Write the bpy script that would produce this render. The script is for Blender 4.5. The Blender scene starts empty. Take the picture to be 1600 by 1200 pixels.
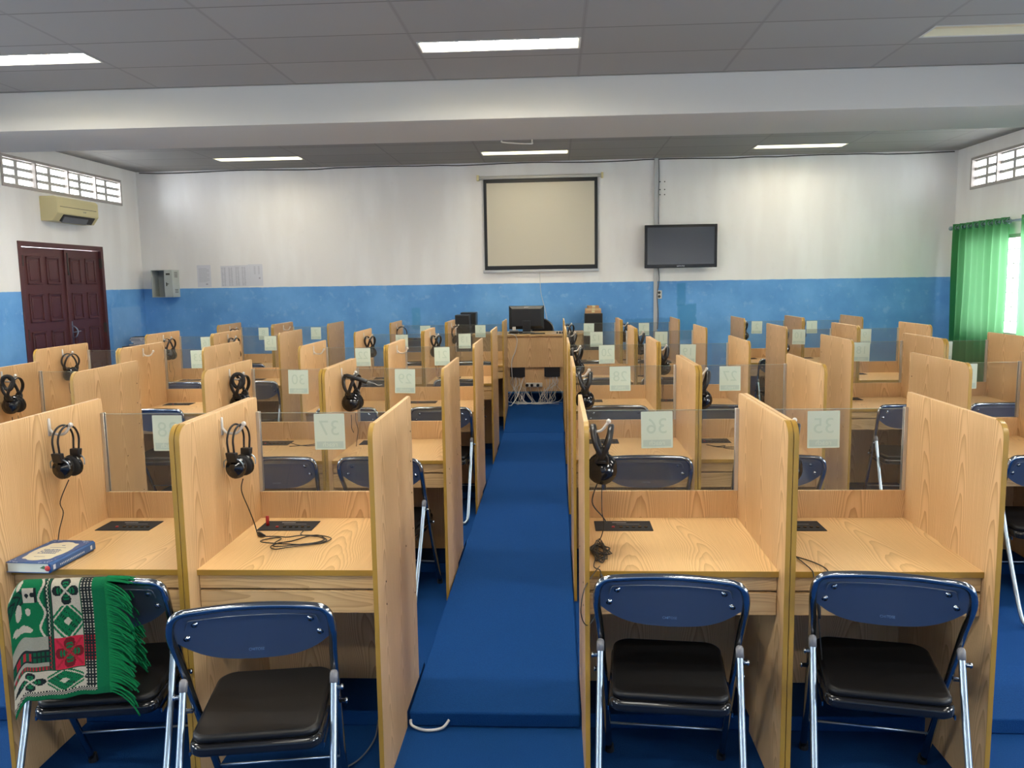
import bpy, math, random
from mathutils import Vector, Matrix
C = bpy.context.scene.collection
sc = bpy.context.scene
random.seed(7)
PI = math.pi

# ------------------------------------------------------------------ camera
F_PX, PITCH, YAW, ROLL, CAM_H = 1286.72, 0.124195, 0.053873, 0.015613, 1.7107
def ray(px, py):
    cr, sr = math.cos(ROLL), math.sin(ROLL)
    a, b = px - 800, py - 600
    u = cr*a - sr*b; v = sr*a + cr*b
    X = u/F_PX; U = -v/F_PX
    cp, sp = math.cos(PITCH), math.sin(PITCH)
    Y = cp + sp*U; Z = -sp + cp*U
    cy, sy = math.cos(YAW), math.sin(YAW)
    return Vector((cy*X - sy*Y, sy*X + cy*Y, Z))
cam_d = bpy.data.cameras.new('camera'); cam = bpy.data.objects.new('camera', cam_d); C.objects.link(cam)
fw = ray(800, 600); rt = (ray(801, 600) - fw).normalized(); up = (fw - ray(800, 601)).normalized(); fw.normalize()
M = Matrix((rt, up, -fw)).transposed().to_4x4(); M.translation = Vector((0, 0, CAM_H))
cam.matrix_world = M
cam_d.sensor_fit = 'HORIZONTAL'; cam_d.sensor_width = 36; cam_d.lens = 36*F_PX/1600
cam_d.clip_start = 0.05; cam_d.clip_end = 100
sc.camera = cam

# ------------------------------------------------------------------ world, exposure, daylight
w = bpy.data.worlds.new('world'); sc.world = w; w.use_nodes = True
w.node_tree.nodes['Background'].inputs[0].default_value = (0.92, 0.96, 1.0, 1)
w.node_tree.nodes['Background'].inputs[1].default_value = 5.0
sc.view_settings.view_transform = 'Standard'; sc.view_settings.look = 'None'
sc.view_settings.gamma = 1.0; sc.view_settings.use_curve_mapping = False
sc.view_settings.exposure = 0.85
def area(name, loc, direction, sx, sy, power, col):
    l = bpy.data.lights.new(name, 'AREA'); l.shape = 'RECTANGLE'; l.size = sx; l.size_y = sy; l.energy = power; l.color = col; l.spread = 2.4
    o = bpy.data.objects.new(name, l); C.objects.link(o); o.location = loc
    o.rotation_euler = Vector(direction).to_track_quat('-Z', 'Z').to_euler(); return o
XW0, XW1, YF, YR, ZC, ZB, WS = -5.706, 5.102, 11.0906, -3.2, 3.266, 1.68, -0.02444
DAY = (0.90, 0.95, 1.0)
WINR = [(-2.2, -0.2), (0.9, 2.9), (3.9, 5.9), (7.6, 10.55)]      # openings of the right wall (y), all but the last unseen and added for daylight, z 1.0 .. 2.15
WINL_ADDED = [(-2.2, -0.2), (0.9, 2.9), (3.9, 5.9)]  # left wall openings, out of view, added to let daylight in
for y0, y1 in WINR:
    area('daylight', (XW1 + 0.45, (y0+y1)/2, 1.62), (-1, 0, -0.35 if y1 < 7 else 0.10), (y1-y0)*1.0, 1.15, 100 if y1 < 7 else 40, DAY)
area('daylight', (XW0-0.9, 9.6, 2.70), (1, 0, 0.12), 3.0, 0.8, 170, DAY)
area('daylight', (XW1+0.9, 9.0, 2.70), (-1, 0, 0.12), 3.6, 0.8, 60, DAY)
for y0, y1 in WINL_ADDED:
    area('daylight', (XW0 - 0.45, (y0+y1)/2, 1.62), (1, 0, -0.35), (y1-y0)*1.0, 1.15, 75, DAY)
LAMP_W, LAMP_S = (1.0, 0.955, 0.86), 40.0

# ------------------------------------------------------------------ mesh helpers
class MB:
    def __init__(s): s.v = []; s.f = []; s.m = []; s.cur = 0
    def add(s, vs, fs):
        o = len(s.v); s.v += [tuple(p) for p in vs]
        for f in fs: s.f.append([i+o for i in f]); s.m.append(s.cur)
        return s
    def box(s, x0, x1, y0, y1, z0, z1):
        return s.add([(x, y, z) for z in (z0, z1) for y in (y0, y1) for x in (x0, x1)],
              [(0,2,3,1),(4,5,7,6),(0,1,5,4),(1,3,7,5),(3,2,6,7),(2,0,4,6)])
    def prism(s, poly, axis, a0, a1):
        n = len(poly)
        def P(p, a):
            if axis == 'x': return (a, p[0], p[1])
            if axis == 'y': return (p[0], a, p[1])
            return (p[0], p[1], a)
        vs = [P(p, a0) for p in poly] + [P(p, a1) for p in poly]
        fs = [tuple(range(n-1, -1, -1)), tuple(range(n, 2*n))] + [(i, (i+1) % n, n+(i+1) % n, n+i) for i in range(n)]
        return s.add(vs, fs)
    def tube(s, pts, r, n=8, closed=False, flat=None, cap=True):
        pts = [Vector(p) for p in pts]; N = len(pts); vs = []; fs = []; prev = None
        for i, p in enumerate(pts):
            if closed: t = pts[(i+1) % N] - pts[i-1]
            else: t = pts[min(i+1, N-1)] - pts[max(i-1, 0)]
            if t.length < 1e-9: t = Vector((0, 0, 1))
            t.normalize()
            if prev is None:
                a = Vector((0, 0, 1)) if abs(t.z) < 0.9 else Vector((0, 1, 0))
                nx = t.cross(a).normalized()
            else:
                nx = (prev - t*prev.dot(t))
                nx = nx.normalized() if nx.length > 1e-6 else t.orthogonal().normalized()
            prev = nx; ny = t.cross(nx)
            rr = r[i] if isinstance(r, (list, tuple)) else r
            for k in range(n):
                a = 2*PI*k/n
                q = nx*math.cos(a)*rr + ny*math.sin(a)*rr
                if flat:
                    ax = Vector(flat[0]); ax.normalize(); q = q + ax*q.dot(ax)*(flat[1]-1)
                vs.append(p+q)
        m = N if closed else N-1
        for i in range(m):
            j = (i+1) % N
            for k in range(n):
                fs.append((i*n+k, i*n+(k+1) % n, j*n+(k+1) % n, j*n+k))
        if cap and not closed:
            fs.append(tuple(range(n-1, -1, -1))); fs.append(tuple((N-1)*n+k for k in range(n)))
        return s.add(vs, fs)
    def lathe(s, prof, n=20, M=None):
        # prof: (radius, height) along local z
        vs = []; fs = []
        for r, h in prof:
            for k in range(n):
                a = 2*PI*k/n; p = Vector((r*math.cos(a), r*math.sin(a), h))
                vs.append(M @ p if M else p)
        for i in range(len(prof)-1):
            for k in range(n): fs.append((i*n+k, i*n+(k+1) % n, (i+1)*n+(k+1) % n, (i+1)*n+k))
        fs.append(tuple(range(n-1, -1, -1))); fs.append(tuple((len(prof)-1)*n+k for k in range(n)))
        return s.add(vs, fs)
    def build(s, name, mat, parent=None, bevel=0, smooth=False, seg=2):
        me = bpy.data.meshes.new(name); me.from_pydata(s.v, [], s.f)
        for m in (mat if isinstance(mat, (list, tuple)) else [mat]): me.materials.append(m)
        for p, mi in zip(me.polygons, s.m):
            p.material_index = mi
        if smooth: me.shade_smooth()
        me.update()
        o = bpy.data.objects.new(name, me); C.objects.link(o)
        if parent: o.parent = parent
        if bevel:
            b = o.modifiers.new('bevel', 'BEVEL'); b.width = bevel; b.segments = seg; b.limit_method = 'ANGLE'; b.angle_limit = 0.7
        if smooth == 'auto' or bevel:
            try:
                me.shade_smooth(); me.set_sharp_from_angle(angle=0.6)
            except Exception: pass
        return o
def smooth_path(pts, k=6, closed=False):
    P = [Vector(p) for p in pts]; n = len(P); out = []
    rng = range(n if closed else n-1)
    for i in rng:
        if closed: a, b, c, d = P[i-1], P[i], P[(i+1) % n], P[(i+2) % n]
        else: a, b, c, d = P[max(i-1, 0)], P[i], P[i+1], P[min(i+2, n-1)]
        for j in range(k):
            t = j/k
            out.append(0.5*((2*b)+(-a+c)*t+(2*a-5*b+4*c-d)*t*t+(-a+3*b-3*c+d)*t*t*t))
    if not closed: out.append(P[-1])
    return out
def rounded(poly, radii, seg=6):
    out = []; n = len(poly)
    for i in range(n):
        r = radii[i] if isinstance(radii, (list, tuple)) else radii
        p = Vector(poly[i]); a = Vector(poly[i-1]); b = Vector(poly[(i+1) % n])
        if r <= 0: out.append(tuple(p)); continue
        da = (a-p).normalized(); db = (b-p).normalized()
        half = math.acos(max(-1, min(1, da.dot(db))))/2
        L = r/math.tan(half); c = p + (da+db).normalized()*(r/math.sin(half))
        s0 = p+da*L; s1 = p+db*L
        a0 = math.atan2(s0.y-c.y, s0.x-c.x); a1 = math.atan2(s1.y-c.y, s1.x-c.x)
        d = (a1-a0+PI) % (2*PI)-PI
        for k in range(seg+1):
            t = a0+d*k/seg; out.append((c.x+r*math.cos(t), c.y+r*math.sin(t)))
    return out
def empty(name, loc, rz=0):
    o = bpy.data.objects.new(name, None); C.objects.link(o); o.location = loc; o.rotation_euler = (0, 0, rz)
    o.empty_display_size = 0.1; return o
def tag(o, label, cat, group=None):
    o['label'] = label; o['category'] = cat
    if group: o['group'] = group
    return o
def struct(o): o['kind'] = 'structure'; return o
def kids(o): return [x for x in bpy.data.objects if x.parent == o]
CH = {}
def copy_tree(o, parent=None, skip=()):
    c = o.copy(); C.objects.link(c)
    for k in ('group', 'label'):
        if parent is None and k in c: del c[k]
    if parent: c.parent = parent
    for ch in CH.setdefault(o.name, kids(o)):
        if ch.name.split('.')[0] in skip: continue
        copy_tree(ch, c, skip)
    return c
def holes(rects, x0, x1, y0, y1, P):
    xs = sorted({x0, x1, *[r[0] for r in rects], *[r[1] for r in rects]}); ys = sorted({y0, y1, *[r[2] for r in rects], *[r[3] for r in rects]})
    mb = MB(); idx = {}
    def V(i, j):
        if (i, j) not in idx: idx[(i, j)] = len(mb.v); mb.v.append(P(xs[i], ys[j]))
        return idx[(i, j)]
    for i in range(len(xs)-1):
        for j in range(len(ys)-1):
            cx, cy = (xs[i]+xs[i+1])/2, (ys[j]+ys[j+1])/2
            if any(r[0] < cx < r[1] and r[2] < cy < r[3] for r in rects): continue
            mb.f.append([V(i, j), V(i+1, j), V(i+1, j+1), V(i, j+1)]); mb.m.append(0)
    return mb
def text_mesh(body, size, name, mat, parent, M, extrude=0.0002, align='CENTER'):
    cu = bpy.data.curves.new('t', 'FONT'); cu.body = body; cu.size = size; cu.align_x = align; cu.align_y = 'CENTER'; cu.extrude = extrude
    cu.resolution_u = 4
    ob = bpy.data.objects.new('t', cu); C.objects.link(ob)
    bpy.context.view_layer.update()
    me = bpy.data.meshes.new_from_object(ob); bpy.data.objects.remove(ob)
    me.name = name; me.transform(M); me.materials.clear(); me.materials.append(mat)
    o = bpy.data.objects.new(name, me); C.objects.link(o); o.parent = parent
    return o
TXT = Matrix(((1,0,0,0),(0,0,-1,0),(0,1,0,0),(0,0,0,1)))        # text in the xz plane, read from -y
TXM = Matrix(((-1,0,0,0),(0,0,1,0),(0,1,0,0),(0,0,0,1)))        # the same, mirrored when seen from -y

# ------------------------------------------------------------------ materials
def mat(name, col=(0.5, 0.5, 0.5), rough=0.5, metal=0, spec=0.5, emit=None, es=0, coat=0):
    m = bpy.data.materials.new(name); m.use_nodes = True; b = m.node_tree.nodes['Principled BSDF']
    b.inputs['Base Color'].default_value = (*col, 1); b.inputs['Roughness'].default_value = rough
    b.inputs['Metallic'].default_value = metal; b.inputs['Specular IOR Level'].default_value = spec
    b.inputs['Coat Weight'].default_value = coat
    if emit: b.inputs['Emission Color'].default_value = (*emit, 1); b.inputs['Emission Strength'].default_value = es
    return m
class N:
    def __init__(s, m): s.t = m.node_tree; s.b = s.t.nodes['Principled BSDF']
    def n(s, t, **k):
        x = s.t.nodes.new(t)
        for a, v in k.items(): setattr(x, a, v)
        return x
    def put(s, sock, v):
        if hasattr(v, 'is_output'): s.t.links.new(v, sock)
        else: sock.default_value = v
    def math(s, op, a, b=0.0, c=0.0):
        x = s.n('ShaderNodeMath', operation=op); s.put(x.inputs[0], a); s.put(x.inputs[1], b)
        if op in ('MULTIPLY_ADD', 'SMOOTH_MIN'): s.put(x.inputs[2], c)
        return x.outputs[0]
    def noise(s, vec, scale, detail=3, rough=0.5):
        x = s.n('ShaderNodeTexNoise'); s.put(x.inputs['Vector'], vec); x.inputs['Scale'].default_value = scale
        x.inputs['Detail'].default_value = detail; x.inputs['Roughness'].default_value = rough; return x.outputs[0]
    def comb(s, x, y, z):
        c = s.n('ShaderNodeCombineXYZ'); s.put(c.inputs[0], x); s.put(c.inputs[1], y); s.put(c.inputs[2], z); return c.outputs[0]
    def mix(s, f, a, b):
        x = s.n('ShaderNodeMix', data_type='RGBA'); s.put(x.inputs[0], f)
        s.put(x.inputs[6], a if hasattr(a, 'is_output') else (*a, 1)); s.put(x.inputs[7], b if hasattr(b, 'is_output') else (*b, 1)); return x.outputs[2]
    def ramp(s, f, lo, hi):
        x = s.n('ShaderNodeMapRange', interpolation_type='SMOOTHSTEP'); s.put(x.inputs[0], f); x.inputs[1].default_value = lo; x.inputs[2].default_value = hi; return x.outputs[0]
    def obj(s):
        tc = s.n('ShaderNodeTexCoord'); sp = s.n('ShaderNodeSeparateXYZ'); s.t.links.new(tc.outputs['Object'], sp.inputs[0]); return tc.outputs['Object'], sp.outputs
    def bump(s, h, strength=0.2, dist=0.002):
        b = s.n('ShaderNodeBump'); s.put(b.inputs['Height'], h); b.inputs['Strength'].default_value = strength; b.inputs['Distance'].default_value = dist
        s.t.links.new(b.outputs[0], s.b.inputs['Normal'])
def wood(name, U, A, light, dark, rough=0.42, arch=9.0, K=1000.0, per=0.125):
    m = mat(name, light, rough, spec=0.4); g = N(m); _, o = g.obj()
    inf = g.n('ShaderNodeObjectInfo').outputs['Random']
    u = g.math('ADD', o['XYZ'.index(U)], g.math('MULTIPLY', inf, 3.7)); a = g.math('ADD', o['XYZ'.index(A)], g.math('MULTIPLY', inf, 9.1))
    wv = g.noise(g.comb(g.math('MULTIPLY', u, 1.0), g.math('MULTIPLY', a, 0.7), inf), 2.2, 1)
    u2 = g.math('ADD', u, g.math('MULTIPLY', wv, 0.16))
    pp = g.math('PINGPONG', u2, per)
    v = g.math('ADD', g.math('MULTIPLY', g.math('MULTIPLY', pp, pp), K), g.math('MULTIPLY', a, arch))
    v = g.math('ADD', v, g.math('MULTIPLY', g.noise(g.comb(g.math('MULTIPLY', u, 9.0), g.math('MULTIPLY', a, 2.0), 0.0), 2.0, 2), 1.4))
    st = g.math('FRACT', v)
    st = g.math('SUBTRACT', 1.0, g.math('POWER', st, 2.2))
    fine = g.noise(g.comb(g.math('MULTIPLY', u, 75.0), g.math('MULTIPLY', a, 1.6), 0.0), 3.0, 2)
    big = g.noise(g.comb(g.math('MULTIPLY', u, 3.0), g.math('MULTIPLY', a, 0.6), 3.0), 1.5, 1)
    f = g.math('ADD', g.math('MULTIPLY', g.math('SUBTRACT', 1.0, st), 0.72), g.math('MULTIPLY', fine, 0.55))
    f = g.math('ADD', f, g.math('MULTIPLY', g.math('SUBTRACT', big, 0.5), 0.5))
    g.t.links.new(g.mix(f, light, dark), g.b.inputs['Base Color'])
    return m
WL, WD = (0.75, 0.510, 0.275), (0.43, 0.250, 0.105)
m_wood_p = wood('laminate_upright_grain', 'Y', 'Z', WL, WD)
m_wood_b = wood('laminate_back_grain', 'X', 'Z', WL, WD)
m_wood_d = wood('laminate_top_grain', 'X', 'Y', (0.80, 0.545, 0.270), (0.50, 0.300, 0.120), 0.33)
m_wood_h = wood('laminate_level_grain', 'Z', 'X', (0.64, 0.43, 0.215), (0.40, 0.25, 0.105), arch=5, K=1400, per=0.05)
m_edge = mat('ochre_edge_band', (0.33, 0.190, 0.030), 0.35)
m_chrome = mat('chrome', (0.30, 0.325, 0.36), 0.15, 1)
m_chrome_back = mat('chrome_pressed_sheet', (0.20, 0.22, 0.255), 0.28, 0.85)
m_steel = mat('satin_steel', (0.34, 0.42, 0.50), 0.34, 1)
m_black = mat('black_plastic', (0.012, 0.012, 0.013), 0.35)
m_blackg = mat('black_gloss', (0.008, 0.008, 0.009), 0.12)
m_foam = mat('black_foam', (0.016, 0.016, 0.017), 0.9)
m_vinyl = mat('black_vinyl', (0.0045, 0.0045, 0.005), 0.42, spec=0.3)
g = N(m_vinyl); vo, _ = g.obj(); g.bump(g.noise(vo, 220, 3), 0.25, 0.0006)
m_alu = mat('aluminium', (0.62, 0.62, 0.60), 0.35, 0.85)
m_white = mat('white_plastic', (0.60, 0.57, 0.52), 0.4)
m_cable_w = mat('white_cable', (0.50, 0.50, 0.49), 0.5)
m_hole = mat('dark_screw_hole', (0.03, 0.015, 0.01), 0.8)
m_mint = mat('mint_paper', (0.62, 0.76, 0.69), 0.7)
m_ink = mat('show_through_ink', (0.50, 0.66, 0.59), 0.7)
m_ink2 = mat('teal_strip', (0.48, 0.64, 0.60), 0.7)
m_red = mat('red_plastic', (0.35, 0.02, 0.02), 0.35)
m_grey = mat('grey_plastic', (0.15, 0.15, 0.16), 0.45)
m_print = mat('pale_print', (0.30, 0.30, 0.30), 0.6)
# glass: thin panes, slightly dusty
m_glass = bpy.data.materials.new('dusty_glass'); m_glass.use_nodes = True
t = m_glass.node_tree; t.nodes.clear()
out = t.nodes.new('ShaderNodeOutputMaterial'); tr = t.nodes.new('ShaderNodeBsdfTransparent'); gl = t.nodes.new('ShaderNodeBsdfGlossy'); df = t.nodes.new('ShaderNodeBsdfDiffuse')
tr.inputs[0].default_value = (0.905, 0.915, 0.905, 1); gl.inputs[0].default_value = (1, 1, 1, 1); gl.inputs['Roughness'].default_value = 0.03
df.inputs[0].default_value = (0.45, 0.47, 0.45, 1)
fr = t.nodes.new('ShaderNodeFresnel'); fr.inputs[0].default_value = 1.45; gb = t.nodes.new('ShaderNodeNewGeometry'); sb = t.nodes.new('ShaderNodeMath'); sb.operation = 'SUBTRACT'; sb.inputs[0].default_value = 1.0; t.links.new(gb.outputs['Backfacing'], sb.inputs[1]); mu = t.nodes.new('ShaderNodeMath'); mu.operation = 'MULTIPLY'; t.links.new(fr.outputs[0], mu.inputs[0]); t.links.new(sb.outputs[0], mu.inputs[1])
m1 = t.nodes.new('ShaderNodeMixShader'); m2 = t.nodes.new('ShaderNodeMixShader')
m1.inputs[0].default_value = 0.045; t.links.new(tr.outputs[0], m1.inputs[1]); t.links.new(df.outputs[0], m1.inputs[2])
t.links.new(mu.outputs[0], m2.inputs[0]); t.links.new(m1.outputs[0], m2.inputs[1]); t.links.new(gl.outputs[0], m2.inputs[2]); t.links.new(m2.outputs[0], out.inputs[0])
m_gedge = mat('glass_edge', (0.30, 0.36, 0.30), 0.2)
# carpet
m_carpet = mat('blue_carpet', (0.01, 0.05, 0.15), 0.95, spec=0.1); g = N(m_carpet); vo, _ = g.obj()
n1 = g.noise(vo, 260, 2, 0.7); n2 = g.noise(vo, 3.0, 3)
cc = g.mix(n1, (0.002, 0.024, 0.100), (0.007, 0.062, 0.235)); cc = g.mix(g.math('MULTIPLY', n2, 0.35), cc, (0.005, 0.038, 0.120))
g.t.links.new(cc, g.b.inputs['Base Color']); g.bump(n1, 0.7, 0.004)
# painted walls: white above, blue below
def paint(name, patches=()):
    m = mat(name, (0.7, 0.7, 0.7), 0.75, spec=0.25); g = N(m)
    geo = g.n('ShaderNodeNewGeometry').outputs['Position']; sp = g.n('ShaderNodeSeparateXYZ'); g.t.links.new(geo, sp.inputs[0]); X, Y, Z = sp.outputs
    n1 = g.noise(geo, 1.6, 5, 0.6); n2 = g.noise(geo, 9, 4, 0.6); n3 = g.noise(g.comb(X, Y, g.math('MULTIPLY', Z, 0.25)), 3.0, 3)
    blue = g.mix(g.ramp(n1, 0.3, 0.75), (0.110, 0.310, 0.66), (0.185, 0.440, 0.80))
    blue = g.mix(g.math('MULTIPLY', g.ramp(n2, 0.56, 0.72), 0.30), blue, (0.40, 0.62, 0.84))
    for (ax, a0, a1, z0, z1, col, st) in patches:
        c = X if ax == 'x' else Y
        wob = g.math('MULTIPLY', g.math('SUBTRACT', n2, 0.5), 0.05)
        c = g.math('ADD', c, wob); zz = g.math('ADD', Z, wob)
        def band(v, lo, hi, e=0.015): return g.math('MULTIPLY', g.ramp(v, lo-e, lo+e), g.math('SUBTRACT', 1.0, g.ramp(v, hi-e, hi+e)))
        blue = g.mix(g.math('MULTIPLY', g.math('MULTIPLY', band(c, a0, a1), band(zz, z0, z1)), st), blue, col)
    white = g.mix(g.ramp(n3, 0.35, 0.7), (0.82, 0.795, 0.770), (0.88, 0.865, 0.845))
    white = g.mix(g.math('MULTIPLY', g.ramp(n2, 0.6, 0.8), 0.25), white, (0.72, 0.70, 0.68))
    k = g.ramp(g.math('ADD', Z, g.math('MULTIPLY', g.math('SUBTRACT', n2, 0.5), 0.012)), ZB-0.004, ZB+0.004)
    g.t.links.new(g.mix(k, blue, white), g.b.inputs['Base Color']); g.bump(n2, 0.15, 0.004)
    return m
m_wall_far = paint('wall_paint_far', [('x', 1.61, 1.72, 1.36, 1.65, (0.055, 0.26, 0.52), 0.75), ('x', 1.62, 1.86, 0.9, 1.38, (0.055, 0.26, 0.52), 0.75),
    ('x', -1.95, -1.83, 1.08, 1.37, (0.07, 0.30, 0.56), 0.65), ('x', 0.93, 1.60, 0.85, 1.19, (0.055, 0.22, 0.48), 0.6)])
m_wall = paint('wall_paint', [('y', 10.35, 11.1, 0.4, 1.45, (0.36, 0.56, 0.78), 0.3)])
# ceiling tiles
m_ceil = mat('ceiling_tile', (0.52, 0.50, 0.49), 0.85, spec=0.2); g = N(m_ceil)
geo = g.n('ShaderNodeNewGeometry').outputs['Position']; sp = g.n('ShaderNodeSeparateXYZ'); g.t.links.new(geo, sp.inputs[0]); X, Y, Z = sp.outputs
dx = g.math('PINGPONG', g.math('SUBTRACT', X, 0.19-1.1*9), 0.55); dy = g.math('PINGPONG', g.math('SUBTRACT', Y, 5.97-0.6*18), 0.30)
n2 = g.noise(geo, 1.3, 3)
cx = g.n('ShaderNodeMath', operation='FLOOR'); g.t.links.new(g.math('DIVIDE', g.math('SUBTRACT', X, 0.19-11.0), 1.1), cx.inputs[0])
cy = g.n('ShaderNodeMath', operation='FLOOR'); g.t.links.new(g.math('DIVIDE', g.math('SUBTRACT', Y, 5.97-12.0), 0.6), cy.inputs[0])
wn = g.n('ShaderNodeTexWhiteNoise'); g.t.links.new(g.comb(cx.outputs[0], cy.outputs[0], 0.0), wn.inputs['Vector'])
base = g.mix(g.math('MULTIPLY', wn.outputs[0], 0.7), (0.300, 0.288, 0.272), (0.335, 0.322, 0.306)); base = g.mix(g.math('MULTIPLY', n2, 0.3), base, (0.27, 0.262, 0.25))
lx = g.math('SUBTRACT', 1.0, g.ramp(dx, 0.010, 0.016)); lx2 = g.math('SUBTRACT', 1.0, g.ramp(dx, 0.0, 0.004)); ly = g.math('SUBTRACT', 1.0, g.ramp(dy, 0.004, 0.009))
base = g.mix(g.math('MULTIPLY', ly, 0.75), base, (0.13, 0.12, 0.11)); base = g.mix(g.math('MULTIPLY', lx, 0.55), base, (0.24, 0.23, 0.22)); base = g.mix(g.math('MULTIPLY', lx2, 0.6), base, (0.20, 0.19, 0.18))
g.t.links.new(base, g.b.inputs['Base Color'])
m_beam = mat('beam_plaster', (0.55, 0.535, 0.495), 0.8, spec=0.2)
m_lamp = mat('lit_diffuser', (0.8, 0.8, 0.78), 0.5, emit=LAMP_W, es=LAMP_S)
m_lamp_old = mat('lit_yellowed_diffuser', (0.8, 0.78, 0.7), 0.5, emit=(1.0, 0.93, 0.74), es=11.0)
m_unlit = mat('yellowed_diffuser', (0.55, 0.47, 0.30), 0.5)
m_housing = mat('lamp_housing', (0.75, 0.70, 0.52), 0.5)
m_door = mat('maroon_door_paint', (0.085, 0.024, 0.025), 0.4)
m_frame = mat('weathered_window_frame', (0.42, 0.38, 0.35), 0.7)
m_block = mat('vent_block', (0.50, 0.49, 0.46), 0.8)
m_ac = mat('yellowed_plastic', (0.66, 0.58, 0.31), 0.45)
m_dark = mat('dark_grille', (0.05, 0.045, 0.04), 0.6)

# ------------------------------------------------------------------ room shell
lamps = []
for yy in (-1.4, 0.95, 3.3, 5.685, 8.0, 10.32):
    for xx in (-3.66, -0.355, 2.945): lamps.append((xx, yy))
LW, LH = 0.525, 0.112
mb = holes([(x-LW, x+LW, y-LH, y+LH) for x, y in lamps], XW0-0.1, XW1+0.1, YR, YF+0.3, lambda x, y: (x, y, ZC))
mb.f = [f[::-1] for f in mb.f]
struct(mb.build('ceiling', m_ceil))
struct(MB().box(XW0-0.3, XW1+0.3, YR-0.2, YF+0.4, -0.12, 0).build('floor', m_carpet))
struct(MB().box(XW0, XW1, 6.59, 7.585, 2.965, ZC-0.001).build('ceiling_beam', m_beam, bevel=0.004))
def wallbox(name, mb, mt, off):
    o = mb.build(name, mt); s = o.modifiers.new('thick', 'SOLIDIFY'); s.thickness = 0.16; s.offset = off; return struct(o)
# far wall (a solid slab, slightly turned)
far = MB().add([(XW0-0.3, YF+WS*(XW0-0.3), 0), (XW1+0.3, YF+WS*(XW1+0.3), 0), (XW1+0.3, YF+WS*(XW1+0.3), ZC+0.1), (XW0-0.3, YF+WS*(XW0-0.3), ZC+0.1),
    (XW0-0.3, YF+0.5, 0), (XW1+0.3, YF+0.35, 0), (XW1+0.3, YF+0.35, ZC+0.1), (XW0-0.3, YF+0.5, ZC+0.1)], [(0,1,2,3),(5,4,7,6),(4,0,3,7),(1,5,6,2),(3,2,6,7),(4,5,1,0)])
struct(far.build('wall_far', m_wall_far))
struct(MB().box(XW0-0.2, XW1+0.2, YR-0.16, YR, 0, ZC+0.1).build('wall_rear', m_wall))
LV = (8.42, 10.80, 2.775, 3.105); RV = (7.0, 10.60, 2.735, 3.115)
rl = [LV] + [(y0, y1, 1.0, 2.15) for y0, y1 in WINL_ADDED] + [(8.58, 10.24, 0.0, 2.22)]
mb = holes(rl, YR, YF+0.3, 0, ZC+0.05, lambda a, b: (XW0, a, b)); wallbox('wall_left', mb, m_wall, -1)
rr = [RV] + [(y0, y1, 1.0, 2.15) for y0, y1 in WINR]
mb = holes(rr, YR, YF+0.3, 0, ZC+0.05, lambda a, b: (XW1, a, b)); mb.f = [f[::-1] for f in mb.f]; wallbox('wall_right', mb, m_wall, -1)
# vent windows
def vent(name, X, sgn, y0, y1, z0, z1, posts, ncol):
    o = empty(name, (X, (y0+y1)/2, z0)); struct(o); cy = (y0+y1)/2; h = z1-z0
    f = MB(); t_ = 0.03
    a, b = sorted((-0.015*sgn, 0.05*sgn))
    f.box(a, b, y0-cy, y1-cy, 0, t_); f.box(a, b, y0-cy, y1-cy, h-t_, h)
    for p in posts: f.box(a, b, p-cy-0.014, p-cy+0.014, t_, h-t_)
    f.build('window_frame', m_frame, o, 0.002)
    g_ = MB(); a, b = sorted((0.03*sgn, 0.065*sgn))
    for k in range(4):
        zz = t_ + (h-2*t_)*k/3; g_.box(a, b, y0-cy, y1-cy, max(0, zz-0.017), min(h, zz+0.017))
    for i in range(len(posts)-1):
        for j in range(1, ncol):
            yy = posts[i]+(posts[i+1]-posts[i])*j/ncol-cy; g_.box(a-0.001, b+0.001, yy-0.028, yy+0.028, 0.014, h-0.014)
    g_.build('vent_block', m_block, o)
    return o
vent('window_1', XW0, -1, *LV, [8.435, 8.995, 9.605, 10.19, 10.785], 2)
vent('window_2', XW1, 1, *RV, [7.015, 7.6, 8.2, 8.8, 9.4, 10.0, 10.585], 2)
# side windows (frame, bars); only the curtained one is seen, the rest added for daylight
m_pane = m_glass
def win(name, X, sgn, y0, y1, z0=1.0, z1=2.15):
    o = empty(name, (X, (y0+y1)/2, z0)); struct(o); w2 = (y1-y0)/2; h = z1-z0
    a, b = sorted((0.03*sgn, 0.09*sgn)); f = MB()
    f.box(a, b, -w2, w2, 0, 0.04); f.box(a, b, -w2, w2, h-0.04, h); n = max(2, round((y1-y0)/0.6))
    for k in range(n+1):
        yy = -w2+2*w2*k/n; f.box(a, b, yy-0.02, yy+0.02, 0.04, h-0.04)
    f.build('window_frame', m_frame, o)
    br = MB()
    for k in range(1, 7):
        z = h*k/7; br.tube([(0.12*sgn, -w2, z), (0.12*sgn, w2, z)], 0.006, 6)
    for k in range(int(2*w2/0.15)):
        br.tube([(0.12*sgn, -w2+0.15*k+0.07, 0), (0.12*sgn, -w2+0.15*k+0.07, h)], 0.005, 6)
    br.build('window_bar', m_frame, o)
    p = MB().box(*sorted((0.055*sgn, 0.060*sgn)), -w2+0.02, w2-0.02, 0.04, h-0.04); p.build('window_pane', m_pane, o)
    return o
k = 3
for y0, y1 in WINR: win('window_%d' % k, XW1, 1, y0, y1); k += 1
for y0, y1 in WINL_ADDED: win('window_%d' % k, XW0, -1, y0, y1); k += 1  # unseen windows, added as daylight openings
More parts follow.
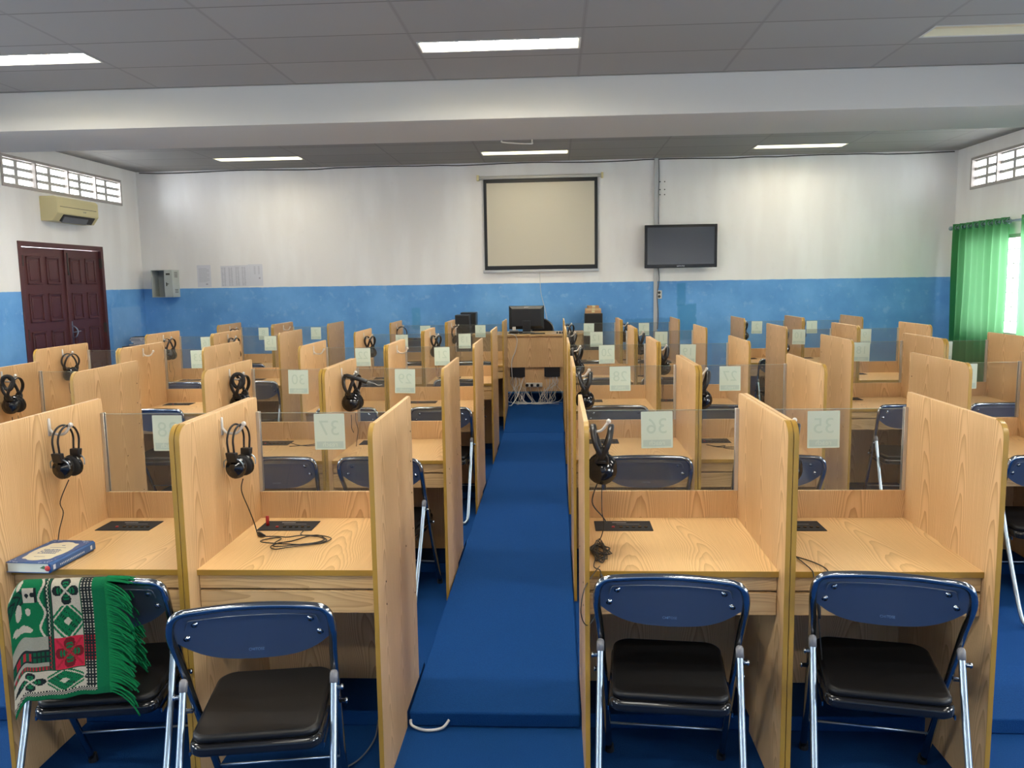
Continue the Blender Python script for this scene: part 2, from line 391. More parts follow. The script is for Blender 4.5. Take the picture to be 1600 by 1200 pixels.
# door, double leaf
dr = struct(empty('door_1', (XW0, 9.41, 0)))
f = MB(); f.box(-0.10, 0.012, -0.83, -0.775, 0, 2.22); f.box(-0.10, 0.012, 0.775, 0.83, 0, 2.22); f.box(-0.10, 0.012, -0.775, 0.775, 2.165, 2.22)
f.build('door_frame', m_door, dr, 0.003)
for s in (-1, 1):
    a0, a1 = (-0.772, 0.028) if s < 0 else (0.036, 0.772)
    lf = MB(); lf.box(-0.055, -0.022, a0, a1, 0.01, 2.16)
    leaf = lf.build('door_leaf', m_door, dr, 0.002)
    pn = MB(); wd = (a1-a0-0.20-0.10)/2
    for c in range(2):
        p0 = a0+0.10+c*(wd+0.10)
        for z0, z1 in ((1.755, 2.065), (1.335, 1.655), (0.92, 1.235), (0.15, 0.80)):
            # moulding ring and raised field
            for (q0, q1, r0, r1) in ((p0, p0+wd, z0, z0+0.022), (p0, p0+wd, z1-0.022, z1), (p0, p0+0.022, z0, z1), (p0+wd-0.022, p0+wd, z0, z1)):
                pn.box(-0.024, -0.010, q0, q1, r0, r1)
            pn.box(-0.024, -0.015, p0+0.045, p0+wd-0.045, z0+0.045, z1-0.045)
    pn.build('door_panel', m_door, leaf, 0.004)
MB().box(-0.024, 0.0, 0.012, 0.052, 0.01, 2.16).build('door_astragal', m_door, dr, 0.004)
h = MB(); h.tube(smooth_path([(-0.02, 0.075, 1.27), (0.025, 0.075, 1.25), (0.045, 0.09, 1.20), (0.03, 0.075, 1.14), (-0.02, 0.075, 1.12)]), 0.007, 8)
h.box(-0.022, -0.012, 0.058, 0.092, 1.05, 1.32); h.tube([(0.0, 0.075, 1.19), (0.04, 0.16, 1.20)], 0.006, 8)
h.build('door_handle', m_steel, dr, smooth=True)
MB().box(-0.02, 0.005, 0.055, 0.07, 1.88, 2.12).box(-0.02, 0.012, 0.05, 0.075, 1.86, 1.89).build('door_bolt', m_dark, dr)
hb = MB()
for z in (0.3, 1.15, 1.95):
    hb.box(-0.02, 0.016, -0.785, -0.768, z, z+0.12); hb.box(-0.02, 0.016, 0.768, 0.785, z, z+0.12)
hb.build('door_hinge', m_dark, dr)
# raised carpeted ducts and platforms
W = 0.65; XL0, XR0, A2 = -0.5854, 0.0855, 0.7013
S = [0, 1.6971, 3.3555, 5.0367, 6.7126]
YF0, YD0, YB0 = 2.56, 2.626, 3.2447
DZ = 0.06
struct(MB().box(XL0+0.004, XR0-0.004, 2.985, 8.918, 0.0, DZ).build('aisle_platform', m_carpet, bevel=0.008))
for i, s in enumerate(S):
    for x0, x1 in ((XW0+0.3, XL0-0.002), (XR0+0.002, XW1-0.2)):
        struct(MB().box(x0, x1, 2.985+s, 3.42+s, 0, DZ).build('cable_duct', m_carpet, bevel=0.006))
struct(MB().prism([(8.92, 0.0), (10.199, 0.0), (10.199, 0.20), (9.85, 0.20), (8.92, DZ+0.001)], 'x', XL0+0.004, XR0-0.004).build('aisle_platform', m_carpet))
struct(MB().prism([(XL0+0.004, 10.2), (XR0-0.004, 10.2), (XW1, 10.2), (XW1, 10.96), (XW0, 11.20), (XW0, 10.2)], 'z', 0, 0.20).build('teacher_platform', m_carpet, bevel=0.006))

# ------------------------------------------------------------------ lamps, AC
def lamp(x, y, lit, first):
    o = empty('ceiling_light', (x, y, ZC))
    h_ = MB(); a, b = LW, LH
    h_.box(-a, a, -b, -b+0.006, 0, 0.09); h_.box(-a, a, b-0.006, b, 0, 0.09); h_.box(-a, -a+0.006, -b, b, 0, 0.09); h_.box(a-0.006, a, -b, b, 0, 0.09); h_.box(-a, a, -b, b, 0.09, 0.094)
    h_.build('housing', m_housing, o)
    MB().box(-a+0.007, a-0.007, -b+0.007, b-0.007, 0.045, 0.05).build('diffuser', (m_lamp_old if y > 10 else m_lamp) if lit else m_unlit, o)
    fr_ = MB()
    fr_.box(-a-0.012, a+0.012, -b-0.012, -b, -0.004, 0.0); fr_.box(-a-0.012, a+0.012, b, b+0.012, -0.004, 0.0); fr_.box(-a-0.012, -a, -b, b, -0.004, 0); fr_.box(a, a+0.012, -b, b, -0.004, 0)
    fr_.build('trim_frame', m_beam, o)
    return o
colw = {-3.66: 'left', -0.355: 'middle', 2.945: 'right'}
for x, y in lamps:
    unlit = (x == 2.945 and y == 5.685)
    o = lamp(x, y, not unlit, False)
    if y == 5.685: lb = {-3.66: 'lit recessed fluorescent light cut off by the left edge, before the beam', -0.355: 'lit recessed fluorescent light in the top middle, before the beam', 2.945: 'unlit yellowed recessed ceiling light at top right, before the beam'}[x]
    elif y == 10.32: lb = 'lit recessed fluorescent light near the far wall, %s one of three' % colw[x]
    else: lb = 'recessed fluorescent light out of view overhead or behind the beam, %s row' % colw[x]
    tag(o, lb, 'ceiling light', 'recessed ceiling lights')
ac = tag(empty('air_conditioner', (XW0, 9.445, 2.46)), 'yellowed wall air conditioner below the vent window, above the maroon door', 'air conditioner')
MB().prism(rounded([(0.0, 0.0), (0.0, 0.27), (0.17, 0.27), (0.20, 0.245), (0.20, 0.09), (0.14, 0.0)], [0, 0.01, 0.02, 0.03, 0.03, 0.01], 4), 'x', -0.415, 0.415).v
def xprism(poly, y0, y1):
    m_ = MB(); m_.prism([(p[0], p[1]) for p in poly], 'y', y0, y1); return m_
bd = xprism(rounded([(0.0, 0.0), (0.0, 0.27), (0.17, 0.27), (0.20, 0.245), (0.20, 0.085), (0.135, 0.0)], [0, 0.01, 0.02, 0.03, 0.03, 0.01], 4), -0.415, 0.415)
bd.build('body', m_ac, ac, 0.004)
xprism([(0.197, 0.155), (0.2025, 0.155), (0.2025, 0.160), (0.197, 0.160)], -0.36, 0.37).build('seam', m_dark, ac)
xprism([(0.142, 0.004), (0.198, 0.074), (0.203, 0.070), (0.150, -0.004)], -0.30, 0.33).build('air_outlet', m_dark, ac)
xprism([(0.150, -0.012), (0.160, -0.010), (0.195, 0.048), (0.188, 0.050)], -0.28, 0.20).build('louvre', m_grey, ac)
text_mesh('SHARP', 0.022, 'brand_mark', m_grey, ac, Matrix.Translation((0.2015, 0.12, 0.125)) @ Matrix.Rotation(PI/2, 4, 'Z') @ TXT)

# ------------------------------------------------------------------ booth
TH = 0.0166; HP = 1.2592; DEP = YB0-YF0
def make_booth():
    b = empty('study_booth', (0, 0, 0)); b['category'] = 'booth'
    nd = 2.985-YF0-0.004
    prof = rounded([(0.0, 0.0), (nd, 0.0), (nd, DZ+0.002), (DEP+0.02, DZ+0.002), (DEP+0.02, HP), (0.0, HP)], [0, 0, 0, 0, 0.012, 0.05], 8)
    fr_ = [p for p in prof if p[0] < 0.0505 and p[1] > 1.2] + [(0.0, 0.0)]
    # front outline, bottom to top
    edge = [(0.0, 0.0)] + sorted([p for p in prof if p[0] < 0.0505 and p[1] > 1.1], key=lambda p: (p[0]))
    inner = [(p[0]+0.0, p[1]) for p in edge]
    for s in (-1, 1):
        x0, x1 = (-W/2+0.0016, -W/2+TH) if s < 0 else (W/2-TH, W/2-0.0016)
        p = MB().prism(prof, 'x', x0, x1).build('side_panel', m_wood_p, b, 0.0012, seg=1)
        # edge band follows the front edge and the rounded corner
        e = MB(); off = []
        for i, q in enumerate(edge):
            a_ = edge[max(i-1, 0)]; c_ = edge[min(i+1, len(edge)-1)]
            tx, tz = c_[0]-a_[0], c_[1]-a_[1]; L = math.hypot(tx, tz) or 1
            off.append((q[0]-tz/L*0.0028, q[1]+tx/L*0.0028))
        poly = edge + off[::-1]
        vs = []; n = len(edge)
        for (xa) in (x0-0.0001, x1+0.0003):
            vs += [(xa, q[0], q[1]) for q in edge] + [(xa, q[0], q[1]) for q in off]
        fs = []
        for i in range(n-1):
            fs.append((n+i, n+i+1, 3*n+i+1, 3*n+i)); fs.append((i, i+1, n+i+1, n+i)); fs.append((2*n+i, 3*n+i, 3*n+i+1, 2*n+i+1))
        e.add(vs, fs); eo = e.build('edge_band', m_edge, p); eo.data.shade_smooth()
        eo.data.set_sharp_from_angle(angle=0.6)
        # screw holes on the outer face
        sh = MB(); xo = -W/2-0.0004 if s < 0 else W/2+0.0004
        for y, z in ((0.12, 0.70), (0.12, 0.62), (0.5, 0.70), (0.665, 1.12), (0.655, 1.00), (0.66, 0.87), (0.665, 0.72), (0.66, 0.45)):
            Mx = Matrix.Translation((xo-0.0006, y, z)) @ Matrix.Rotation(PI/2, 4, 'Y'); sh.lathe([(0.0035, 0), (0.0035, 0.0012)], 8, Mx)
        sh.build('screw_hole', m_hole, p)
    xi = W/2-TH
    d = MB().box(-xi, xi, YD0-YF0+0.002, DEP, 0.740, 0.758).build('desktop', m_wood_d, b)
    MB().box(-xi, xi, YD0-YF0-0.001, YD0-YF0+0.0025, 0.7395, 0.7585).build('edge_band', m_edge, d)
    for z0, z1 in ((0.690, 0.738), (0.605, 0.683)):
        MB().box(-xi+0.002, xi-0.002, YD0-YF0+0.010, YD0-YF0+0.026, z0, z1).build('front_board', m_wood_h, b, 0.002, seg=1)
    MB().box(-xi, xi, DEP, DEP+0.016, DZ+0.003, 0.868).build('back_board', m_wood_b, b, 0.001, seg=1)
    gl_ = MB().box(-xi+0.004, xi-0.004, DEP+0.0055, DEP+0.0105, 0.8685, 1.194).build('glass_pane', m_glass, b)
    ge = MB().box(-xi+0.004, xi-0.004, DEP+0.0055, DEP+0.0105, 1.1941, 1.1953); ge.build('polished_edge', m_gedge, gl_)
    for s in (-1, 1):
        x0, x1 = sorted((s*xi, s*(xi-0.014))); c = MB()
        c.box(x0, x1, DEP-0.002, DEP+0.004, 0.869, 1.200); c.box(x0, x1, DEP+0.012, DEP+0.018, 0.869, 1.200)
        c.build('glass_channel', m_alu, b, 0.001, seg=1)
    pl = MB().box(-0.265, -0.045, 0.505, 0.630, 0.7582, 0.7610).build('control_plate', m_foam, b, 0.001, seg=1)
    ct = MB()
    for k_ in range(5): ct.lathe([(0.007, 0), (0.007, 0.003), (0.004, 0.0032)], 10, Matrix.Translation((-0.165+0.024*k_, 0.545, 0.761)))
    ct.build('jack_socket', m_blackg, pl)
    MB().lathe([(0.006, 0), (0.006, 0.004)], 10, Matrix.Translation((-0.195, 0.545, 0.761))).build('indicator', m_red, pl)
    MB().box(-0.195, -0.140, 0.603, 0.609, 0.761, 0.7613).box(-0.18, -0.09, 0.585, 0.587, 0.761, 0.7613).build('printed_marking', m_print, pl)
    hk = MB(); X0 = -xi
    hk.prism(rounded([(0.331, 1.170), (0.349, 1.170), (0.346, 1.236), (0.334, 1.236)], 0.005, 3), 'x', X0, X0+0.004)
    hk.tube(smooth_path([(X0+0.003, 0.34, 1.195), (X0+0.020, 0.34, 1.178), (X0+0.056, 0.34, 1.178), (X0+0.080, 0.34, 1.206)], 5), [0.0052]*12+[0.0056]*4, 8)
    hk.lathe([(0.002, -0.009), (0.007, -0.006), (0.009, 0), (0.007, 0.006), (0.002, 0.009)], 10, Matrix.Translation((X0+0.083, 0.34, 1.211)))
    hk.build('hook', m_white, b, smooth=True)
    return b
booth0 = make_booth()
def booth_pos(row, col):
    # col 0..7 from left to right
    xs = [XL0-W*4-A2, XL0-W*3-A2, XL0-W*2, XL0-W, XR0, XR0+W, XR0+W*2+A2, XR0+W*3+A2]
    return xs[col]+W/2, YF0+S[row]
ROWN = ['front row', 'second row', 'third row', 'fourth row', 'fifth row']
COLN = ['outer booth of the far-left block', 'inner booth of the far-left block', 'outer booth left of the central aisle', 'booth on the left edge of the central aisle',
        'booth on the right edge of the central aisle', 'outer booth right of the central aisle', 'inner booth of the far-right block', 'outer booth of the far-right block']
plan = [(0, c) for c in (2, 3, 4, 5)] + [(1, c) for c in (1, 2, 3, 4, 5, 6)] + [(r, c) for r in (2, 3, 4) for c in range(8)]
NUM = {}
for r in range(5):
    base = [8, 16, 24, 32, 40][4-r]   # row 4 (far) ends 8, row 0 ends 40
    for c in range(8): NUM[(r, c)] = base-7+(7-c)
noheads = {(2, 1), (2, 2), (2, 3), (4, 1)}
booths = {}
for k_, rc in enumerate(plan): booths[rc] = booth0 if k_ == 0 else copy_tree(booth0)
for (r, c) in plan:
    x, y = booth_pos(r, c); o = booths[(r, c)]
    o.location = (x, y, 0)
    num = NUM[(r, c)]
    if (r, c) == (0, 2): lb = 'wooden study booth holding the blue book, front row, draped chair before it'
    elif r == 0: lb = 'wooden study booth with sheet %d on its glass, front row, %s' % (num, {3: 'coiled cable on desktop', 4: 'dangling cable tangle at left', 5: 'cable over desktop edge'}[c])
    else: lb = 'light wooden study booth, %s, %s' % (ROWN[r], COLN[c].replace('booth ', '').replace(' booth', ''))
    tag(o, lb, 'booth', 'wooden study booths in rows')
    if (r, c) == (0, 5): MB().box(-0.135, -0.110, DEP-0.0008, DEP+0.0004, 0.808, 0.811).box(-0.128, -0.122, DEP-0.0008, DEP+0.0004, 0.811, 0.817).box(-0.118, -0.113, DEP-0.0008, DEP+0.0004, 0.811, 0.818).build('sticker_scrap', m_white, o)
    # number sheet, slightly different on every pane
    dx_ = {(0, 2): -0.02, (0, 3): 0.003, (0, 4): -0.0, (0, 5): 0.0}.get((r, c), random.uniform(-0.015, 0.015))
    dz_ = random.uniform(-0.004, 0.002); rot = random.uniform(-0.02, 0.02)
    s_ = MB().prism(rounded([(-0.0625, -0.074), (0.0625, -0.074), (0.0625, 0.074), (-0.0625, 0.074)], 0.003, 2), 'y', -0.0008, 0.0)
    s_ = s_.build('number_sheet', m_mint, o); s_.location = (dx_-0.012, DEP+0.0052, 1.117+dz_); s_.rotation_euler = (0, rot, 0)
    text_mesh(str(num), 0.088, 'number', m_ink, s_, Matrix.Translation((0, -0.0011, 0.012)) @ TXM)
    st = MB().box(-0.055, 0.055, -0.0011, -0.0008, -0.068, -0.040).build('printed_strip', m_ink2, s_)
    text_mesh('reach', 0.028, 'word', m_mint, s_, Matrix.Translation((0, -0.0014, -0.053)) @ TXM)

# ------------------------------------------------------------------ folding chair
def make_chair():
    t_ = empty('folding_chair', (0, 0, 0)); t_['category'] = 'chair'
    # main tube: front feet up to the curved top rail
    def side(s): return [(0.200*s, 0.405, 0.012), (0.204*s, 0.29, 0.22), (0.211*s, 0.165, 0.45), (0.217*s, 0.075, 0.62), (0.224*s, 0.018, 0.725)]
    L = side(-1); R = side(1)[::-1]
    top = []
    for k_ in range(13):
        a = k_/12; x = -0.185+0.37*a
        top.append((x, 0.012+0.032*(1-(2*a-1)**2), 0.800))
    p = L + [(-0.219, 0.008, 0.772), (-0.205, 0.008, 0.793)] + top + [(0.205, 0.008, 0.793), (0.219, 0.008, 0.772)] + R
    MB().tube(smooth_path(p, 4), 0.0118, 12).build('main_frame', m_chrome, t_, smooth=True)
    # pressed backrest
    nx_, nz = 28, 16; vs = []; fs = []
    for layer in (0, 1):
        for i in range(nx_+1):
            u = -1+2*i/nx_; x = 0.218*u
            zt = 0.797-0.034*max(0, abs(u)-0.86)/0.14*0.9
            zb_ = 0.630+0.078*abs(u)**3.2
            for j in range(nz+1):
                v = j/nz; z = zb_+(zt-zb_)*v
                y = 0.012+0.032*(1-u*u) + (0.797-z)*0.30*(0.6+0.4*abs(u)) + (0.0035 if layer else -0.0035)
                if not layer: y -= 0.0035*math.exp(-((v-0.86)/0.05)**2)*(1 if abs(u) < 0.88 else 0)
                vs.append((x, y, z))
    n1 = (nx_+1)*(nz+1)
    for i in range(nx_):
        for j in range(nz):
            a = i*(nz+1)+j; b = a+nz+1
            fs.append((a, b, b+1, a+1)); fs.append((n1+a, n1+a+1, n1+b+1, n1+b))
    for i in range(nx_):
        a = i*(nz+1); b = a+nz+1
        fs.append((a, n1+a, n1+b, b)); a += nz; b += nz; fs.append((a, b, n1+b, n1+a))
    for j in range(nz):
        fs.append((j, j+1, n1+j+1, n1+j)); a = nx_*(nz+1)+j; fs.append((a, n1+a, n1+a+1, a+1))
    bk = MB().add(vs, fs).build('backrest', m_chrome_back, t_); bk.data.shade_smooth(); bk.data.set_sharp_from_angle(angle=0.9)
    for x, z in ((-0.162, 0.759), (0.162, 0.759), (-0.187, 0.716), (0.187, 0.716)):
        u = x/0.218; y = 0.012+0.032*(1-u*u)+(0.797-z)*0.30*(0.6+0.4*abs(u))-0.004
        sc_ = MB(); sc_.lathe([(0.011, 0), (0.010, 0.002), (0.006, 0.0025), (0.0055, 0.005), (0.002, 0.0065)], 12, Matrix.Translation((x, y+0.001, z)) @ Matrix.Rotation(PI/2, 4, 'X'))
        sc_.build('bolt', m_chrome, bk, smooth=True)
    el = []
    for k_ in range(21):
        u = -0.80+1.6*k_/20; x = 0.218*u; z = 0.774-0.006*abs(u)**4; el.append((x, 0.012+0.032*(1-u*u)+(0.797-z)*0.30*(0.6+0.4*abs(u))-0.0078, z))
    a_ = el[0]; b_ = el[-1]
    el = [(a_[0]-0.012, a_[1]+0.003, 0.745), (a_[0]-0.006, a_[1]+0.001, 0.762)] + el + [(b_[0]+0.006, b_[1]+0.001, 0.762), (b_[0]+0.012, b_[1]+0.003, 0.745)]
    MB().tube(smooth_path(el, 2), 0.0016, 6).build('pressed_rib', m_chrome_back, bk, smooth=True)
    tm = text_mesh('CHITOSE', 0.011, 'embossed_mark', m_steel, bk, Matrix.Translation((0.0, 0.0620, 0.662)) @ Matrix.Rotation(-0.18, 4, 'X') @ TXT)
    # rear legs, one bent tube with its bar on the floor
    X = 0.215; rl_ = [(-X, 0.072, 0.56), (-X, 0.008, 0.41), (-X, -0.10, 0.19), (-X, -0.175, 0.055), (-X+0.012, -0.200, 0.020), (-X+0.045, -0.205, 0.012),
           (0, -0.205, 0.012), (X-0.045, -0.205, 0.012), (X-0.012, -0.200, 0.020), (X, -0.175, 0.055), (X, -0.10, 0.19), (X, 0.008, 0.41), (X, 0.072, 0.56)]
    MB().tube(smooth_path(rl_, 5), 0.0105, 12).build('rear_leg', m_steel, t_, smooth=True)
    for s in (-1, 1):
        cp = MB(); cp.lathe([(0.0122, -0.02), (0.0122, 0.008), (0.009, 0.015), (0.003, 0.018)], 12, Matrix.Translation((s*X, 0.073, 0.56)) @ Matrix.Rotation(-0.42, 4, 'X'))
        cp.build('end_cap', m_grey, t_, smooth=True)
    for s in (-1, 1):
        for y, z in ((0.060, 0.53), (0.16, 0.435)):
            pv = MB(); pv.lathe([(0.007, 0), (0.007, 0.018), (0.010, 0.019), (0.008, 0.024), (0.002, 0.026)], 10, Matrix.Translation((s*0.218, y, z)) @ Matrix.Rotation(s*PI/2, 4, 'Y'))
            pv.build('pivot', m_chrome, t_, smooth=True)
        MB().box(*sorted((s*0.186, s*0.190)), 0.0, 0.30, 0.380, 0.394).build('seat_rail', m_chrome, t_)
    # seat
    sp_ = rounded([(-0.185, -0.04), (0.185, -0.04), (0.190, 0.375), (-0.190, 0.375)], [0.045, 0.045, 0.06, 0.06], 8)
    MB().prism(sp_, 'z', 0.394, 0.431).build('seat_pan', m_blackg, t_, 0.012, seg=3)
    sp2 = rounded([(-0.178, -0.033), (0.178, -0.033), (0.183, 0.368), (-0.183, 0.368)], [0.045, 0.045, 0.06, 0.06], 8)
    cs = MB().prism(sp2, 'z', 0.430, 0.456).build('seat_cushion', m_vinyl, t_, 0.012, seg=4)
    MB().tube([(-0.196, 0.325, 0.155), (0.196, 0.325, 0.155)], 0.0045, 8).build('stretcher', m_steel, t_, smooth=True)
    for s in (-1, 1):
        ft = MB(); ft.lathe([(0.016, 0), (0.016, 0.012), (0.0135, 0.03)], 12, Matrix.Translation((s*0.198, 0.405, 0)))
        ft.build('rubber_foot', m_black, t_)
    return t_
chair0 = make_chair()
# row, col, dx from booth centre, top y offset from the row, turn
CY = 2.455
chairs = [
 (0, 2, 0.125, -0.100, 0.16), (0, 3, 0.045, -0.28, 0.16), (0, 4, -0.07, -0.04, -0.10), (0, 5, -0.055, -0.02, -0.20),
 (1, 1, 0.0, 0.0, 0.0), (1, 2, 0.075, 0.0, 0.08), (1, 3, -0.01, -0.01, -0.12), (1, 4, 0.05, 0.0, -0.03), (1, 5, 0.07, 0.0, 0.0), (1, 6, 0.06, -0.02, -0.03),
 (2, 0, 0.0, 0.05, 0.0), (2, 1, -0.07, 0.06, 0.0), (2, 2, 0.03, 0.06, 0.0), (2, 3, 0.07, 0.05, -0.05), (2, 4, 0.02, 0.06, 0.0), (2, 5, 0.05, 0.06, 0.0), (2, 6, 0.07, 0.0, -0.08), (2, 7, 0.07, 0.06, 0.0),
 (3, 0, 0.0, 0.07, 0.0), (3, 1, 0.07, 0.06, 0.03), (3, 2, -0.07, 0.07, 0.0), (3, 3, 0.0, 0.07, 0.0), (3, 4, 0.05, 0.07, 0.0), (3, 5, -0.05, 0.07, 0.0),
 (4, 0, 0.0, 0.07, 0.0), (4, 1, 0.0, 0.07, 0.0), (4, 2, 0.02, 0.07, 0.0), (4, 3, 0.0, 0.07, 0.0), (4, 4, -0.02, 0.07, 0.0), (4, 5, 0.0, 0.07, 0.0), (4, 6, 0.07, 0.07, 0.0)]
first = True
for (r, c, dx_, dy_, rz) in chairs:
    if first: o = chair0; first = False
    else: o = copy_tree(chair0, skip=() if r < 2 else ('embossed_mark',))
    x, _ = booth_pos(r, c); o.location = (x+dx_, CY+S[r]+dy_, 0); o.rotation_euler = (0, 0, rz)
    if (r, c) == (0, 2): lb = 'chrome folding chair with the green rug draped over its backrest'
    elif r == 0: lb = {3: 'chrome folding chair, black seat, set back at the booth with sheet 37', 4: 'chrome folding chair, black seat, at the booth with sheet 36', 5: 'chrome folding chair, black seat, turned slightly, at the booth with sheet 35'}[c]
    else: lb = 'chrome folding chair at the %s, %s' % (ROWN[r], COLN[c].replace('booth ', '').replace(' booth', ''))
    tag(o, lb, 'chair', 'folding chairs at the booths')

# ------------------------------------------------------------------ headphones
def cups(mb, x, z, tilt, r=0.040, sgn=1):
    Mx = Matrix.Translation((x, 0, z)) @ Matrix.Rotation(tilt, 4, 'Y') @ Matrix.Rotation(sgn*PI/2, 4, 'Y')
    mb.lathe([(0.006, 0.026), (0.014, 0.025), (0.016, 0.021), (0.034, 0.017), (r, 0.006), (r, 0.0), (r-0.004, -0.002)], 22, Mx); return Mx
def make_thin():
    o = empty('headphones', (0, 0, 0)); o['category'] = 'headphones'
    for yo in (-0.012, 0.012):
        b = MB()
        pts = [(0.052*math.sin(a), yo, -0.056+0.059*math.cos(a)) for a in [PI*0.58*(k_/12*2-1) for k_ in range(13)]]
        pts = [(-0.046, yo*0.9, -0.108)] + pts + [(0.046, yo*0.9, -0.108)]
        b.tube(smooth_path(pts, 3), 0.0038, 8); b.build('headband', m_black, o, smooth=True)
    for s in (-1, 1):
        yk = MB()
        yk.prism([(s*0.034, -0.128), (s*0.050, -0.128), (s*0.058, -0.092), (s*0.036, -0.092)][::s], 'y', -0.020, 0.020)
        yk.build('slider', m_black, o, 0.003)
        MB().tube(smooth_path([(s*0.036, -0.041, -0.150), (s*0.042, -0.034, -0.125), (s*0.044, 0, -0.112), (s*0.042, 0.034, -0.125), (s*0.036, 0.041, -0.150)], 4), 0.0024, 6).build('yoke', m_steel, o, smooth=True)
        c_ = MB(); cups(c_, s*0.022, -0.152, -s*0.18, 0.041, sgn=s); c_.build('ear_cup', m_blackg, o, smooth=True)
        p_ = MB(); Mx = Matrix.Translation((s*0.022, 0, -0.152)) @ Matrix.Rotation(-s*0.18, 4, 'Y') @ Matrix.Rotation(-s*PI/2, 4, 'Y')
        p_.lathe([(0.037, 0.0), (0.040, 0.007), (0.034, 0.013), (0.018, 0.014)], 20, Mx); p_.build('ear_pad', m_foam, o, smooth=True)
    return o
def make_split():
    o = empty('headphones', (0, 0, 0)); o['category'] = 'headphones'
    for s2 in (-1, 1):
        b = MB()
        pts = [(-0.046, s2*0.002, -0.112), (-0.056, s2*0.006, -0.092), (-0.060, s2*0.018, -0.064), (-0.052, s2*0.027, -0.034), (-0.030, s2*0.031, -0.006), (0, s2*0.032, 0.004),
               (0.030, s2*0.031, -0.006), (0.052, s2*0.027, -0.034), (0.060, s2*0.018, -0.064), (0.056, s2*0.006, -0.092), (0.046, s2*0.002, -0.112)]
        b.tube(smooth_path(pts, 4), 0.0046, 8, flat=((0, 1, 0), 2.4)); b.build('headband', m_black, o, smooth=True)
    for s in (-1, 1):
        ar = MB()
        for s2 in (-1, 1):
            ar.tube(smooth_path([(s*0.055, s2*0.003, -0.084), (s*0.050, s2*0.017, -0.102), (s*0.044, s2*0.020, -0.120)], 4), 0.0055, 8)
        ar.box(*sorted((s*0.038, s*0.047)), -0.024, 0.024, -0.126, -0.112)
        ar.build('arm', m_black, o, smooth=True)
        c_ = MB(); cups(c_, s*0.026, -0.152, -s*0.25, 0.053, sgn=s); c_.build('ear_cup', m_blackg, o, smooth=True)
        p_ = MB(); Mx = Matrix.Translation((s*0.026, 0, -0.152)) @ Matrix.Rotation(-s*0.25, 4, 'Y') @ Matrix.Rotation(-s*PI/2, 4, 'Y')
        p_.lathe([(0.047, 0.0), (0.052, 0.009), (0.045, 0.016), (0.024, 0.017)], 20, Mx); p_.build('ear_pad', m_foam, o, smooth=True)
    return o
HX, HY, HZ = -W/2+TH+0.060, 0.34, 1.184
def hang(o, r, c, rz, dz=0.0):
    x, y = booth_pos(r, c); o.location = (x+HX, y+HY, HZ+dz); o.rotation_euler = (0, 0, rz)
    return o
def world_cord(o, pts, r=0.0019, name='cord', mt=None, k=6):
    # cord given in world coordinates, stored in the local frame of its headphones
    bpy.context.view_layer.update()
    Mi = (Matrix.Translation(o.location) @ Matrix.Rotation(o.rotation_euler[2], 4, 'Z')).inverted()
    q = [Mi @ Vector(p) for p in smooth_path(pts, k)]
    return MB().tube(q, r, 6).build(name, mt or m_black, o, smooth=True)
def bp(r, c, x, y, z):   # point in booth-local coordinates (x from booth centre, y from booth front)
    bx, by = booth_pos(r, c); return (bx+x, by+y, z)
thin0 = make_thin(); split0 = make_split()
thin37 = copy_tree(thin0); split36 = split0
proto_split = copy_tree(split0)
pod = lambda mb, a, b: mb
# 38
hang(thin0, 0, 2, 1.40, 0.022); tag(thin0, 'black thin-band headphones above the blue book, front row', 'headphones', 'headphones on booth hooks')
world_cord(thin0, [bp(0, 2, -0.246, 0.335, 1.006), bp(0, 2, -0.270, 0.31, 0.93), bp(0, 2, -0.278, 0.335, 0.88), bp(0, 2, -0.283, 0.31, 0.82), bp(0, 2, -0.270, 0.27, 0.765), bp(0, 2, -0.24, 0.22, 0.762)])
# 37
hang(thin37, 0, 3, 1.35, 0.022); tag(thin37, 'black thin-band headphones above the coiled cable, front row', 'headphones', 'headphones on booth hooks')
def T(x, y, z=0.7615): return (x, y, z)
def pz(px, py, z): 
    d = ray(px, py); tt = (z-CAM_H)/d.z; return (d.x*tt, d.y*tt, z)
# cable laid on the desktop: key points on the wooden top
coil = [(-1.158, 3.03), (-1.135, 2.985), (-1.10, 2.972), (-1.06, 2.985), (-1.02, 2.97), (-0.975, 2.985), (-0.935, 3.0), (-0.885, 2.985), (-0.845, 2.945), (-0.87, 2.905), (-0.93, 2.875),
        (-0.985, 2.84), (-1.02, 2.835), (-1.045, 2.855), (-1.03, 2.89), (-0.99, 2.93), (-0.94, 2.985), (-0.90, 2.985), (-0.872, 2.95), (-0.895, 2.905), (-0.95, 2.875), (-1.03, 2.865), (-1.045, 2.90),
        (-1.035, 2.945), (-1.065, 2.97), (-1.105, 2.93), (-1.085, 2.90), (-1.0, 2.895), (-0.93, 2.885), (-0.88, 2.90), (-0.86, 2.94), (-0.90, 2.975), (-0.97, 2.99), (-0.985, 3.04), (-0.98, 3.07)]
zc = [0.7605+0.004*((i*7) % 3)/2 for i in range(len(coil))]
world_cord(thin37, [bp(0, 3, -0.240, 0.340, 1.006), bp(0, 3, -0.266, 0.385, 0.95), bp(0, 3, -0.272, 0.46, 0.86), bp(0, 3, -0.264, 0.485, 0.80)] + [(x, y, z+0.001) for (x, y), z in zip(coil, zc)], 0.0021)
pd = MB().tube(smooth_path([(-1.150, 3.020, 0.768), (-1.130, 2.990, 0.769), (-1.108, 2.978, 0.766)], 4), [0.003, 0.005, 0.0065, 0.007, 0.007, 0.0065, 0.005, 0.004, 0.003], 8)
Mi = (Matrix.Translation(thin37.location) @ Matrix.Rotation(1.35, 4, 'Z')).inverted(); pd.v = [tuple(Mi @ Vector(v)) for v in pd.v]; pd.build('volume_slider', m_black, thin37, smooth=True)
